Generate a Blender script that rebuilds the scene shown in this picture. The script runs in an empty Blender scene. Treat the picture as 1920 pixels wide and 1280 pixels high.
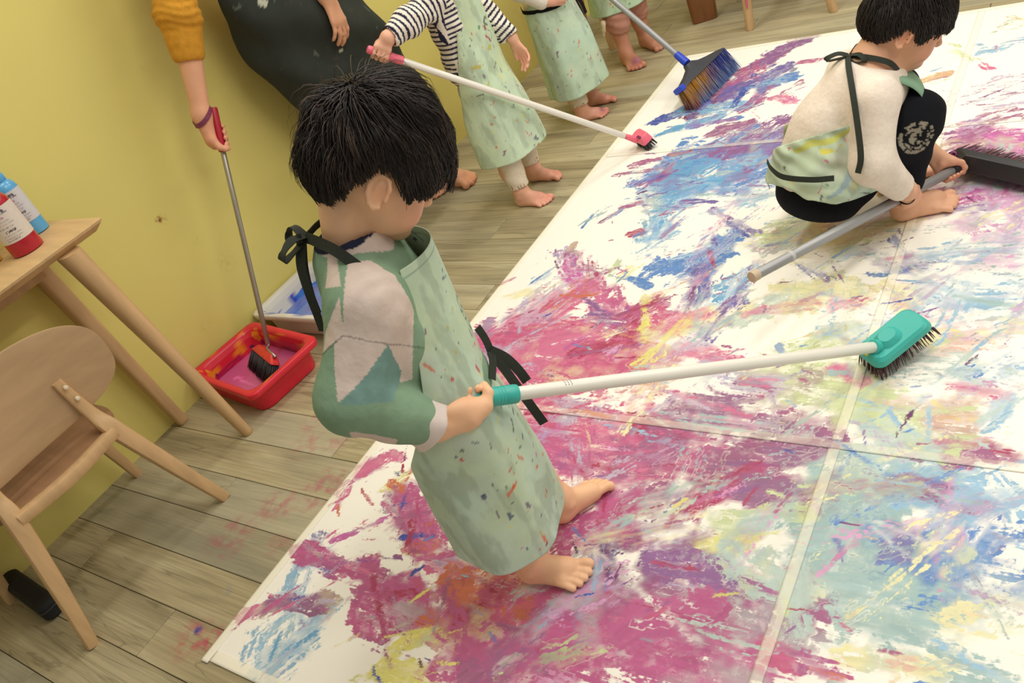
import bpy, math, random
import numpy as np
from mathutils import Matrix, Vector

rng = np.random.default_rng(7)
random.seed(7)
SC = bpy.context.scene
COL = SC.collection

# ------------------------------------------------------------------ camera
CAM_H = 1.32
cam_d = bpy.data.cameras.new('camera')
cam_d.sensor_width = 36.0
cam_d.lens = 1548.34 / 1920 * 36.0
cam_d.clip_start = 0.02
cam = bpy.data.objects.new('camera', cam_d)
COL.objects.link(cam)
_v1 = np.array([2205 - 960, -1055 - 640, 1548.34]); _v1 /= np.linalg.norm(_v1)
_v2 = np.array([-1163 - 960, 495 - 640, 1548.34]); _v2 /= np.linalg.norm(_v2)
_R = np.array([-_v2, _v1, np.cross(-_v2, _v1)])
cam.matrix_world = Matrix(((_R[0, 0], -_R[0, 1], -_R[0, 2], 0), (_R[1, 0], -_R[1, 1], -_R[1, 2], 0),
                           (_R[2, 0], -_R[2, 1], -_R[2, 2], CAM_H), (0, 0, 0, 1)))
SC.camera = cam

# ------------------------------------------------------------------ world, lamps, exposure
wd = bpy.data.worlds.new('world'); SC.world = wd; wd.use_nodes = True
wd.node_tree.nodes['Background'].inputs[0].default_value = (1.0, 0.95, 0.86, 1)
wd.node_tree.nodes['Background'].inputs[1].default_value = 0.42
def area(name, loc, sx, sy, energy, col, rot=(0, 0, 0)):
    l = bpy.data.lights.new(name, 'AREA'); l.shape = 'RECTANGLE'; l.size = sx; l.size_y = sy
    l.energy = energy; l.color = col
    o = bpy.data.objects.new(name, l); COL.objects.link(o); o.location = loc; o.rotation_euler = rot
    return o
for lx, ly, e in ((-1.75, .9, 9), (-1.75, 2.9, 22), (-.2, 1.4, 26), (-.2, 3.4, 26), (1.4, 1.2, 26), (1.4, 3.2, 26)):
    area('ceiling_light', (lx, ly, 2.75), 0.25, 1.2, e, (1.0, 0.955, 0.875))
vs = SC.view_settings
vs.view_transform = 'Standard'; vs.look = 'None'; vs.gamma = 1.0; vs.use_curve_mapping = False
vs.exposure = -0.06
# ------------------------------------------------------------------ helpers: colour, materials
def s2l(c):
    c = np.asarray(c, float) / 255.0
    return np.where(c <= 0.04045, c / 12.92, ((c + 0.055) / 1.055) ** 2.4)
def lin(r, g, b): return tuple(s2l((r, g, b))) + (1.0,)
MATS = {}
def mat(name, rgb, rough=0.6, noise=0.0, nscale=20.0, bump=0.0, bscale=150.0, metal=0.0, attr=None, sss=0.0, spec=0.5,
        stretch=None, coat=0.0, bdist=0.002):
    """procedural principled material: colour (or the mesh's colour attribute) varied by noise, with a noise bump"""
    if name in MATS: return MATS[name]
    m = bpy.data.materials.new(name); m.use_nodes = True; nt = m.node_tree; N = nt.nodes; L = nt.links
    p = N['Principled BSDF']; p.inputs['Roughness'].default_value = rough; p.inputs['Metallic'].default_value = metal
    p.inputs['Specular IOR Level'].default_value = spec; p.inputs['Coat Weight'].default_value = coat
    tc = N.new('ShaderNodeTexCoord'); vec = tc.outputs['Object']
    if stretch:
        mp = N.new('ShaderNodeMapping'); mp.inputs['Scale'].default_value = stretch; L.new(vec, mp.inputs[0]); vec = mp.outputs[0]
    if attr:
        a = N.new('ShaderNodeAttribute'); a.attribute_name = attr; src = a.outputs['Color']
    else:
        c = N.new('ShaderNodeRGB'); c.outputs[0].default_value = lin(*rgb); src = c.outputs[0]
    if noise > 0:
        n = N.new('ShaderNodeTexNoise'); n.inputs['Scale'].default_value = nscale; n.inputs['Detail'].default_value = 6
        L.new(vec, n.inputs['Vector'])
        mr = N.new('ShaderNodeMapRange'); mr.inputs['From Min'].default_value = 0.3; mr.inputs['From Max'].default_value = 0.7
        mr.inputs['To Min'].default_value = 1 - noise; mr.inputs['To Max'].default_value = 1 + noise
        L.new(n.outputs['Fac'], mr.inputs[0])
        mx = N.new('ShaderNodeVectorMath'); mx.operation = 'SCALE'; L.new(src, mx.inputs[0]); L.new(mr.outputs[0], mx.inputs['Scale'])
        src = mx.outputs[0]
    L.new(src, p.inputs['Base Color'])
    if sss > 0:
        p.inputs['Subsurface Weight'].default_value = sss; p.inputs['Subsurface Radius'].default_value = (0.012, 0.005, 0.003)
        p.inputs['Subsurface Scale'].default_value = 0.6
    if bump > 0:
        n2 = N.new('ShaderNodeTexNoise'); n2.inputs['Scale'].default_value = bscale; n2.inputs['Detail'].default_value = 4
        L.new(vec, n2.inputs['Vector'])
        b = N.new('ShaderNodeBump'); b.inputs['Strength'].default_value = bump; b.inputs['Distance'].default_value = bdist
        L.new(n2.outputs['Fac'], b.inputs['Height']); L.new(b.outputs[0], p.inputs['Normal'])
    MATS[name] = m
    return m
# ------------------------------------------------------------------ helpers: meshes and objects
def rawmesh(name, V, F, smooth=True, cols=None):
    """F: (m,4) or (m,3) int array or a list of faces"""
    me = bpy.data.meshes.new(name)
    V = np.asarray(V, np.float32)
    if isinstance(F, np.ndarray):
        k = F.shape[1]; m = len(F)
        me.vertices.add(len(V)); me.vertices.foreach_set('co', V.ravel())
        me.loops.add(k * m); me.loops.foreach_set('vertex_index', F.astype(np.int32).ravel())
        me.polygons.add(m); me.polygons.foreach_set('loop_start', np.arange(0, k * m, k, dtype=np.int32))
        me.update(calc_edges=True); me.validate()
    else:
        me.from_pydata([tuple(map(float, v)) for v in V], [], F); me.update()
    me.polygons.foreach_set('use_smooth', np.full(len(me.polygons), smooth)); me.update()
    if cols is not None:
        ca = me.color_attributes.new('Col', 'FLOAT_COLOR', 'POINT')
        c = np.ones((len(V), 4), np.float32); c[:, :cols.shape[1]] = cols
        ca.data.foreach_set('color', c.ravel())
    return me
def obj(name, me, m, parent=None, smooth_angle=None):
    o = bpy.data.objects.new(name, me); COL.objects.link(o)
    if m is not None: me.materials.append(m)
    if parent is not None: o.parent = parent
    return o
def tag(o, label, cat, group=None, kind=None):
    if label: o['label'] = label
    if cat: o['category'] = cat
    if group: o['group'] = group
    if kind: o['kind'] = kind
    return o
def thing(name, label, cat, loc=(0, 0, 0), rotz=0.0, group=None, kind=None):
    o = bpy.data.objects.new(name, None); COL.objects.link(o); o.location = loc; o.rotation_euler = (0, 0, rotz)
    o.empty_display_size = 0.05
    return tag(o, label, cat, group, kind)
class MB:
    """collects simple shapes into one mesh"""
    def __init__(s): s.V = []; s.F = []; s.n = 0
    def add(s, V, F):
        s.V += [tuple(map(float, v)) for v in V]; s.F += [tuple(i + s.n for i in f) for f in F]; s.n = len(s.V); return s
    def box(s, lo, hi, bev=0.0):
        x0, y0, z0 = lo; x1, y1, z1 = hi; b = bev
        if b <= 0:
            V = [(x, y, z) for z in (z0, z1) for y in (y0, y1) for x in (x0, x1)]
            return s.add(V, [(0, 2, 3, 1), (4, 5, 7, 6), (0, 1, 5, 4), (2, 6, 7, 3), (0, 4, 6, 2), (1, 3, 7, 5)])
        def ring(z, i): return [(x0 + i + c, y0 + i, z) if 0 else None for c in ()]
        def oct_(z, ins, cb):
            a, c, d, e = x0 + ins, x1 - ins, y0 + ins, y1 - ins
            return [(a + cb, d, z), (c - cb, d, z), (c, d + cb, z), (c, e - cb, z), (c - cb, e, z), (a + cb, e, z), (a, e - cb, z), (a, d + cb, z)]
        return s.loft([oct_(z0, b, b), oct_(z0 + b, 0, b), oct_(z1 - b, 0, b), oct_(z1, b, b)])
    def loft(s, rings, cap=True, closed=True):
        n = len(rings[0]); V = [p for r in rings for p in r]; F = []
        for i in range(len(rings) - 1):
            for j in range(n if closed else n - 1):
                k = (j + 1) % n
                F.append((i * n + j, i * n + k, (i + 1) * n + k, (i + 1) * n + j))
        if cap:
            F.append(tuple(reversed(range(n)))); F.append(tuple(range((len(rings) - 1) * n, len(rings) * n)))
        return s.add(V, F)
    def tube(s, pts, rad, n=12, cap=True, flat=None, up=None):
        """sweep a circle (or an ellipse rad*(1,flat)) along the points"""
        P = [np.asarray(p, float) for p in pts]; m = len(P)
        R = [rad] * m if np.isscalar(rad) else list(rad)
        rings = []; u = None
        for i in range(m):
            t = P[min(i + 1, m - 1)] - P[max(i - 1, 0)]; t /= np.linalg.norm(t) + 1e-12
            if u is None:
                h = np.array(up, float) if up is not None else (np.array([0, 0, 1.0]) if abs(t[2]) < 0.9 else np.array([1.0, 0, 0]))
                u = h - t * (h @ t)
            else: u = u - t * (u @ t)
            u /= np.linalg.norm(u); v = np.cross(t, u)
            rings.append([P[i] + R[i] * (v * math.cos(a) + u * math.sin(a) * (flat or 1.0)) for a in np.linspace(0, 2 * math.pi, n, endpoint=False)])
        return s.loft(rings, cap)
    def mesh(s, name, smooth=True): return rawmesh(name, s.V, s.F, smooth)
    def build(s, name, m, parent=None, smooth=False, auto=None):
        me = s.mesh(name, smooth)
        o = obj(name, me, m, parent)
        if auto:
            me.set_sharp_from_angle(angle=math.radians(auto)); me.polygons.foreach_set('use_smooth', np.ones(len(me.polygons), bool))
        return o
def catmull(P, n=8):
    P = np.asarray(P, float); Q = np.vstack([2 * P[0] - P[1], P, 2 * P[-1] - P[-2]]); out = []
    for i in range(len(P) - 1):
        p0, p1, p2, p3 = Q[i:i + 4]
        for t in np.linspace(0, 1, n, endpoint=False):
            out.append(0.5 * ((2 * p1) + (-p0 + p2) * t + (2 * p0 - 5 * p1 + 4 * p2 - p3) * t * t + (-p0 + 3 * p1 - 3 * p2 + p3) * t ** 3))
    out.append(P[-1]); return np.array(out)
def ribbon(name, pts, width, m, parent, normal=(0, 0, 1), thick=0.0016, n=8):
    """flat strap swept along a path; its face looks along `normal`"""
    P = catmull(pts, n); nrm = np.asarray(normal, float)
    if nrm.ndim == 1: nrm = np.tile(nrm, (len(P), 1))
    else: nrm = catmull(nrm, n)
    rings = []
    for i in range(len(P)):
        t = P[min(i + 1, len(P) - 1)] - P[max(i - 1, 0)]; t /= np.linalg.norm(t) + 1e-12
        w = np.cross(nrm[i], t); w /= np.linalg.norm(w) + 1e-12; q = np.cross(t, w)
        rings.append([P[i] - w * width / 2 - q * thick / 2, P[i] + w * width / 2 - q * thick / 2, P[i] + w * width / 2 + q * thick / 2, P[i] - w * width / 2 + q * thick / 2])
    return MB().loft(rings).build(name, m, parent, auto=50)
# ------------------------------------------------------------------ helpers: smooth implicit bodies
def nrm(v): v = np.asarray(v, float); return v / (np.linalg.norm(v) + 1e-12)
class Field:
    """signed distance field on a grid; shapes melt into each other (smooth union)"""
    def __init__(s, lo, hi, h):
        s.lo = np.array(lo, float); s.h = h; s.n = np.ceil((np.array(hi, float) - s.lo) / h).astype(int) + 1
        s.f = np.full(s.n, 1.0, np.float32)
    def _win(s, lo, hi, pad):
        i0 = np.clip(np.floor((np.asarray(lo) - pad - s.lo) / s.h).astype(int), 0, s.n)
        i1 = np.clip(np.ceil((np.asarray(hi) + pad - s.lo) / s.h).astype(int) + 1, 0, s.n)
        if np.any(i1 <= i0): return None, None
        sl = tuple(slice(a, b) for a, b in zip(i0, i1))
        ax = [(s.lo[k] + s.h * np.arange(i0[k], i1[k])).astype(np.float32) for k in range(3)]
        return sl, (ax[0][:, None, None], ax[1][None, :, None], ax[2][None, None, :])
    def put(s, fn, lo, hi, k=0.01, op='u'):
        sl, X = s._win(lo, hi, k + 3 * s.h)
        if sl is None: return s
        d = fn(*X); f = s.f[sl]
        if op == 'u':
            if k > 0:
                hh = np.maximum(k - np.abs(f - d), 0) / k; s.f[sl] = np.minimum(f, d) - hh * hh * (k / 4)
            else: s.f[sl] = np.minimum(f, d)
        else:
            d = -d
            if k > 0:
                hh = np.maximum(k - np.abs(f - d), 0) / k; s.f[sl] = np.maximum(f, d) + hh * hh * (k / 4)
            else: s.f[sl] = np.maximum(f, d)
        return s
    def rc(s, a, b, ra, rb=None, k=0.01, op='u'):
        rb = ra if rb is None else rb; a = np.asarray(a, float); b = np.asarray(b, float); ab = b - a; L2 = ab @ ab + 1e-12
        def fn(x, y, z):
            t = np.clip(((x - a[0]) * ab[0] + (y - a[1]) * ab[1] + (z - a[2]) * ab[2]) / L2, 0, 1)
            return np.sqrt((x - a[0] - t * ab[0]) ** 2 + (y - a[1] - t * ab[1]) ** 2 + (z - a[2] - t * ab[2]) ** 2) - (ra + (rb - ra) * t)
        r = max(ra, rb); return s.put(fn, np.minimum(a, b) - r, np.maximum(a, b) + r, k, op)
    def chain(s, pts, rad, k=0.01):
        for i in range(len(pts) - 1): s.rc(pts[i], pts[i + 1], rad[i], rad[i + 1], k)
        return s
    def ell(s, c, r, R=None, k=0.01, op='u'):
        c = np.asarray(c, float); r = np.asarray(r, float); R = np.eye(3) if R is None else np.asarray(R, float)
        def fn(x, y, z):
            dx, dy, dz = x - c[0], y - c[1], z - c[2]
            q = [(R[0, i] * dx + R[1, i] * dy + R[2, i] * dz) for i in range(3)]
            k0 = np.sqrt((q[0] / r[0]) ** 2 + (q[1] / r[1]) ** 2 + (q[2] / r[2]) ** 2)
            k1 = np.sqrt((q[0] / r[0] ** 2) ** 2 + (q[1] / r[1] ** 2) ** 2 + (q[2] / r[2] ** 2) ** 2) + 1e-9
            return k0 * (k0 - 1) / k1
        e = np.sqrt((R ** 2) @ (r ** 2)); return s.put(fn, c - e, c + e, k, op)
    def half(s, p, n, k=0.0, keep_back=True):
        """cut away everything on the side the normal points to"""
        p = np.asarray(p, float); n = nrm(n); sl, X = s._win(s.lo, s.lo + s.h * s.n, 0)
        d = (X[0] - p[0]) * n[0] + (X[1] - p[1]) * n[1] + (X[2] - p[2]) * n[2]
        if k > 0:
            hh = np.maximum(k - np.abs(s.f - d), 0) / k; s.f = (np.maximum(s.f, d) + hh * hh * (k / 4)).astype(np.float32)
        else: s.f = np.maximum(s.f, d).astype(np.float32)
        return s
    def coords(s):
        ax = [(s.lo[k] + s.h * np.arange(s.n[k])).astype(np.float32) for k in range(3)]
        return ax[0][:, None, None], ax[1][None, :, None], ax[2][None, None, :]
    def ripple(s, fn): s.f = (s.f + fn(*s.coords())).astype(np.float32); return s
    def nets(s):
        f = s.f; g = f < 0
        cnt = np.zeros(tuple(s.n - 1), np.uint8)
        for a in (0, 1):
            for b in (0, 1):
                for c in (0, 1): cnt += g[a:s.n[0] - 1 + a, b:s.n[1] - 1 + b, c:s.n[2] - 1 + c]
        act = (cnt > 0) & (cnt < 8); I = np.argwhere(act)
        pos = np.zeros((len(I), 3), np.float32); num = np.zeros(len(I), np.float32)
        cor = [(a, b, c) for a in (0, 1) for b in (0, 1) for c in (0, 1)]
        val = {c: f[I[:, 0] + c[0], I[:, 1] + c[1], I[:, 2] + c[2]] for c in cor}
        for a in cor:
            for ax in range(3):
                if a[ax] == 0:
                    b = list(a); b[ax] = 1; b = tuple(b); fa, fb = val[a], val[b]; cr = (fa < 0) != (fb < 0)
                    t = np.where(cr, fa / np.where(cr, fa - fb, 1), 0); p = np.tile(np.array(a, np.float32), (len(I), 1)); p[:, ax] += t
                    pos += p * cr[:, None]; num += cr
        V = (I + pos / num[:, None]) * s.h + s.lo
        vid = np.full(act.shape, -1, np.int32); vid[act] = np.arange(len(I)); Q = []
        for ax in range(3):
            o1, o2 = [(1, 2), (2, 0), (0, 1)][ax]
            sl0 = [slice(1, -1)] * 3; sl0[ax] = slice(0, -1); sl1 = list(sl0); sl1[ax] = slice(1, None)
            A = g[tuple(sl0)]; B = g[tuple(sl1)]; E = np.argwhere(A != B)
            st = A[E[:, 0], E[:, 1], E[:, 2]]
            E = E + np.array([0 if k == ax else 1 for k in range(3)])
            def cell(d1, d2):
                J = E.copy(); J[:, o1] -= d1; J[:, o2] -= d2; return vid[J[:, 0], J[:, 1], J[:, 2]]
            q = np.stack([cell(1, 1), cell(0, 1), cell(0, 0), cell(1, 0)], 1)
            q[~st] = q[~st][:, ::-1]; Q.append(q)
        Q = np.concatenate(Q); Q = Q[(Q >= 0).all(1)]
        return V, Q
    def build(s, name, m, parent, colfn=None, relax=1):
        V, Q = s.nets()
        for _ in range(relax):
            acc = np.zeros_like(V); n = np.zeros(len(V))
            for a, b in ((0, 1), (1, 2), (2, 3), (3, 0)):
                for i, j in ((a, b), (b, a)):
                    np.add.at(acc, Q[:, i], V[Q[:, j]]); np.add.at(n, Q[:, i], 1)
            V = V * 0.5 + 0.5 * acc / np.maximum(n, 1)[:, None]
        cols = colfn(V) if colfn else None
        return obj(name, rawmesh(name, V, Q, True, cols), m, parent)
def rotm(yaw=0, pitch=0, roll=0):
    cy, sy, cp, sp, cr, sr = math.cos(yaw), math.sin(yaw), math.cos(pitch), math.sin(pitch), math.cos(roll), math.sin(roll)
    return np.array([[cy, -sy, 0], [sy, cy, 0], [0, 0, 1]]) @ np.array([[cp, 0, sp], [0, 1, 0], [-sp, 0, cp]]) @ np.array([[1, 0, 0], [0, cr, -sr], [0, sr, cr]])
# ---- anatomy
def foot(F, heel, deg, L, side, ankle, rank, tilt=0.0):
    """bare foot, heel at floor point `heel`, pointing along deg; side=+1: big toe on the left of the foot (a right foot)"""
    a = math.radians(deg); fx = np.array([math.cos(a), math.sin(a), 0]); fy = np.array([-math.sin(a), math.cos(a), 0]) * side; u = L / 0.15
    P = lambda x, y, z: np.array([heel[0], heel[1], 0]) + (fx * x + fy * y) * u + np.array([0, 0, z * u])
    F.rc(P(.022, 0, .021), P(.100, .010, .017), .021 * u, .0185 * u, .012 * u)
    F.rc(P(.03, -.004, .016), P(.094, -.018, .0135), .016 * u, .0135 * u, .012 * u)
    F.rc(P(.04, 0, .048), P(.100, .008, .020), .021 * u, .016 * u, .018 * u)
    F.rc(ankle, P(.034, 0, .044), rank, .022 * u, .02 * u)
    F.rc(P(.022, 0, .024), P(.026, 0, .05), .0205 * u, .018 * u, .02 * u)
    F.ell(P(.036, .021, .046), (.008 * u,) * 3, k=.012 * u); F.ell(P(.032, -.020, .042), (.008 * u,) * 3, k=.012 * u)
    for x, y, r in ((.150, .0235, .0108), (.1495, .0055, .0080), (.1425, -.0085, .0076), (.134, -.0205, .0072), (.122, -.0315, .0070)):
        F.rc(P(x - .036, y * .8, .016), P(x - .015, y * .96, r + .0035), r * .95 * u, r * .9 * u, .0035 * u)
        F.rc(P(x - .015, y * .96, r + .0035), P(x - r, y, r - .0006), r * .9 * u, r * u, .0025 * u)
    return P
def grip(F, P, A, n, wrist, r, fr, pitch=None, k=.006, thumb=1.0, wr=None):
    """a hand closed round a pole: P on its axis, A the axis towards the thumb, n from the axis to the palm"""
    P = np.asarray(P, float); A = nrm(A); n = np.asarray(n, float); n = nrm(n - A * (n @ A)); e = np.cross(A, n) * thumb
    pitch = pitch or fr * 2.25; wrist = np.asarray(wrist, float); wr = wr or fr * 2.5
    at = lambda s_, ang, rad: P + A * s_ + rad * (n * math.cos(math.radians(ang)) + e * math.sin(math.radians(ang)))
    base = at(0, 5, r + fr * 2.2)
    F.rc(wrist, base, wr, fr * 1.9, k * 2.5)
    for i in range(4):
        s_ = (1.5 - i) * pitch; q = fr * (1.0, 1.03, 0.98, 0.86)[i]
        mcp = at(s_ * 1.02, 48, r + q * 1.75); F.rc(wrist + (mcp - wrist) * .25 + A * s_ * .3, mcp, fr * 1.45, q * 1.2, k * 1.6)
        F.rc(base + A * s_ * .7, mcp, fr * 1.6, q * 1.15, k * 1.4)
        J = [mcp, at(s_ * 1.02, 112, r + q * 1.12), at(s_, 172, r + q * .95), at(s_ * .97, 225, r + q * .85)]
        F.rc(J[0], J[1], q * 1.1, q * 1.0, k * .5); F.rc(J[1], J[2], q, q * .95, k * .35); F.rc(J[2], J[3], q * .95, q * .85, k * .35)
    T = [at(.4 * pitch, -28, r + fr * 2.4), at(1.9 * pitch, -62, r + fr * 1.5), at(2.35 * pitch, -105, r + fr * 1.15), at(2.3 * pitch, -150, r + fr * 1.0)]
    F.rc(wrist, T[0], wr * .9, fr * 1.8, k * 2); F.rc(T[0], T[1], fr * 1.8, fr * 1.35, k); F.rc(T[1], T[2], fr * 1.3, fr * 1.15, k * .5); F.rc(T[2], T[3], fr * 1.15, fr * .95, k * .4)
def openhand(F, wrist, d, n, L, side=1, curl=25, spread=6, k=.006, wr=None):
    """relaxed hand: d towards the fingertips, n out of the palm, thumb on side*cross(n, d)"""
    d = nrm(d); n = np.asarray(n, float); n = nrm(n - d * (n @ d)); t = np.cross(n, d) * side; wrist = np.asarray(wrist, float)
    fr = L * .052; pl = L * .48
    for i in range(4):
        off = (1.5 - i); q = fr * (1, 1.04, 1, .86)[i]
        mcp = wrist + d * pl * (.97, 1.0, .96, .88)[i] + t * off * fr * 2.15
        F.rc(wrist + t * off * fr * .9 + d * L * .06, mcp, (wr or fr * 1.7) * .9, q * 1.2, k * 1.8)
        p = mcp; ln = L * (.46, .52, .48, .38)[i]; a = math.radians(curl * .6); dd = d + t * math.tan(math.radians(spread)) * off * .5
        for j, fl in enumerate((.45, .31, .24)):
            w = nrm(dd * math.cos(a) + n * math.sin(a)); p2 = p + w * ln * fl
            F.rc(p, p2, q * (1.08 - .08 * j), q * (1.0 - .08 * j), k * .4); p = p2; a += math.radians(curl * (1.1 if j == 0 else .8))
    b = wrist + d * L * .14 + t * fr * 2.2 + n * fr * .4; m = wrist + d * L * .34 + t * fr * 4.3 + n * fr * 1.2
    e = wrist + d * L * .50 + t * fr * 4.8 + n * fr * 2.0
    F.rc(wrist + d * L * .05, b, fr * 1.5, fr * 1.6, k * 2); F.rc(b, m, fr * 1.6, fr * 1.2, k); F.rc(m, e, fr * 1.15, fr * .9, k * .5)
def head(F, c, R, s=1.0, k=.012):
    """child's head in the frame R (columns forward, left, up) about c"""
    P = lambda x, y, z: np.asarray(c) + R @ (np.array([x, y, z]) * s)
    E = lambda p, r, k_=.012, op='u', Q=None: F.ell(P(*p), np.array(r) * s, R if Q is None else R @ Q, k_ * s, op)
    E((-.006, 0, .022), (.089, .072, .083)); E((.030, 0, -.035), (.058, .057, .062), .03)
    for y in (-1, 1): E((.046, y * .031, -.046), (.032, .027, .032), .02)
    E((.068, 0, -.083), (.020, .024, .016), .02); E((.070, 0, .022), (.018, .045, .028), .02)
    for y in (-1, 1): E((.088, y * .031, -.004), (.013, .016, .010), .010, 's')
    for y in (-1, 1): E((.0725, y * .031, -.004), (.012, .014, .012), .004)
    F.rc(P(.083, 0, .006), P(.094, 0, -.025), .0075 * s, .009 * s, .010 * s); E((.098, 0, -.029), (.0095, .010, .008), .006)
    for y in (-1, 1): E((.093, y * .0095, -.031), (.007, .006, .006), .005)
    E((.085, 0, -.053), (.008, .019, .006), .006); E((.083, 0, -.063), (.008, .016, .0055), .006); E((.094, 0, -.058), (.006, .016, .0016), .003, 's')
    for y in (-1, 1):
        ez = np.array([0, y, 0.])
        Q = rotm(y * math.radians(26), 0, y * math.radians(10))
        o = np.array([-.004, y * .0755, -.012])
        F.ell(P(*(o + Q @ np.array([-.008, 0, 0]))), np.array([.0140, .0055, .024]) * s, R @ Q, .006 * s)
        arc = [(a * .88, b * .84) for a, b in ((.010, -.010), (.011, .012), (.006, .026), (-.006, .031), (-.018, .025), (-.0235, .010), (-.0215, -.008), (-.014, -.022), (-.005, -.029), (.003, -.024))]
        pts = [P(*(o + Q @ np.array([a - .002, y * .0042, b]))) for a, b in arc]
        for i in range(len(arc) - 1): F.rc(pts[i], pts[i + 1], .0036 * s, .0036 * s, .0025 * s)
        F.ell(P(*(o + Q @ np.array([-.004, y * .0075, -.002]))), np.array([.0085, .0055, .016]) * s, R @ Q, .004 * s, 's')
        F.rc(P(*(o + Q @ np.array([-.012, y * .004, -.012]))), P(*(o + Q @ np.array([-.009, y * .004, .014]))), .0026 * s, .0024 * s, .004 * s)
    return P
SKIN = (240, 191, 150)
def skin_cols(V, warm=None, base=SKIN, spots=()):
    c = np.tile(s2l(base), (len(V), 1))
    n = 0.5 + 0.5 * np.sin(V[:, 0] * 61 + 1.3) * np.sin(V[:, 1] * 53) * np.sin(V[:, 2] * 47 + .6)
    c = c * (0.97 + 0.06 * n[:, None])
    for p, r, col, a in spots:
        w = np.exp(-((V - np.asarray(p)) ** 2).sum(1) / (r * r))[:, None] * a; c = c * (1 - w) + s2l(col) * w
    return c
def hair(parent, c, R, s, surf, limit, whorl, n, m, seed, lift=0.0, ln=(0.5, 0.9), width=.0011, cap=True, wild=None, name='hair', nseg=5, fall=0.0, capscale=.965):
    """hair: a dark cap plus thousands of tapering locks flowing away from the whorl.
    surf(d)->radius, limit(az)->lowest elevation, both in the head's frame"""
    r_ = np.random.default_rng(seed); V = []; F = []; nv = 0
    c = np.asarray(c, float)
    def el_az(d): return np.arcsin(np.clip(d[:, 2], -1, 1)), np.arctan2(d[:, 1], d[:, 0])
    if cap:
        nu, nw = 72, 34; az = np.linspace(-math.pi, math.pi, nu, endpoint=False); lo = limit(az)
        G = []
        for j in range(nw):
            t = j / (nw - 1); el = lo + (math.pi / 2 - lo) * t
            d = np.stack([np.cos(el) * np.cos(az), np.cos(el) * np.sin(az), np.sin(el)], 1)
            rr = surf(d) * (capscale - 0.035 * np.exp(-t * 25)); G.append(d * rr[:, None])
        for j in range(2):
            el = lo; d = np.stack([np.cos(el) * np.cos(az), np.cos(el) * np.sin(az), np.sin(el)], 1); G.insert(0, d * (surf(d) * (.86 - .14 * j))[:, None])
        G = np.array(G); V.append((c + (G.reshape(-1, 3) * s) @ R.T)); K = len(G)
        idx = np.arange(K * nu).reshape(K, nu); q = np.stack([idx[:-1], np.roll(idx[:-1], -1, 1), np.roll(idx[1:], -1, 1), idx[1:]], -1).reshape(-1, 4)
        F.append(q); nv = K * nu
    # roots
    D = r_.normal(size=(n * 4, 3)); D /= np.linalg.norm(D, axis=1)[:, None]
    el, az = el_az(D); D = D[el > limit(az) + .02][:n]; N = len(D)
    w = nrm(whorl)
    T = D - w; T -= D * (T * D).sum(1)[:, None]; T /= np.linalg.norm(T, axis=1)[:, None] + 1e-9      # away from whorl
    sp = np.cross(D, T); cl_ = np.stack([np.sin(D[:, 1] * 23 + D[:, 2] * 9), np.sin(D[:, 2] * 21 + D[:, 0] * 11 + 1), np.sin(D[:, 0] * 19 + D[:, 1] * 13 + 2)], 1); T = T + cl_ * .22 + sp * 0.35 * np.exp(-((D - w) ** 2).sum(1) / .25)[:, None] + r_.normal(size=(N, 3)) * .10; T /= np.linalg.norm(T, axis=1)[:, None]
    ang = r_.uniform(*ln, size=N); lf = (r_.uniform(0.0, 1, N) ** 2) * .03 + lift * r_.uniform(0, 1, N)
    if wild is not None: lf = lf + wild(D) * r_.uniform(0, 1, N)
    lay = r_.uniform(.955, 1.012, N); pts = []
    for j in range(nseg + 1):
        t = j / nseg; a = (ang * t)[:, None]; d = D * np.cos(a) + T * np.sin(a); d /= np.linalg.norm(d, axis=1)[:, None]
        el, az = el_az(d); under = np.maximum(limit(az) - el, 0)
        d2 = d.copy(); rr = surf(d2) * lay * (1 + lf * math.sin(t * 2.2) + 0.0 * t) - under * .02
        pts.append(d2 * rr[:, None])
    # stop locks a little below the hairline
    Pn = np.array(pts); 
    for j in range(1, nseg + 1):
        d = Pn[j] / np.linalg.norm(Pn[j], axis=1)[:, None]; el, az = el_az(d); out = (limit(az) - el) > r_.uniform(-.06, .22, N)
        Pn[j][out] = Pn[j - 1][out] + (Pn[j][out] - Pn[j - 1][out]) * .03
    Wd = width * r_.uniform(.6, 1.5, N) / s
    side = np.cross(T, D); side /= np.linalg.norm(side, axis=1)[:, None] + 1e-9
    rings = []
    for j in range(nseg + 1):
        t = j / nseg; w_ = (Wd * (1 - t ** 2.5) * (1 if j < nseg else 0) + .00006)[:, None]
        u = Pn[j] / np.linalg.norm(Pn[j], axis=1)[:, None]
        rings.append(np.stack([Pn[j] - side * w_, Pn[j] + side * w_, Pn[j] + u * w_ * 1.2], 1))
    G = np.stack(rings, 1)     # N, nseg+1, 3, 3
    V.append(c + (G.reshape(-1, 3) * s) @ R.T); idx = nv + np.arange(N * (nseg + 1) * 3).reshape(N, nseg + 1, 3)
    nx = np.roll(idx, -1, 2); q = np.stack([idx[:, :-1], nx[:, :-1], nx[:, 1:], idx[:, 1:]], -1).reshape(-1, 4); F.append(q)
    V = np.concatenate(V); F = np.concatenate(F)
    return obj(name, rawmesh(name, V, F, True), m, parent)
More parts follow.
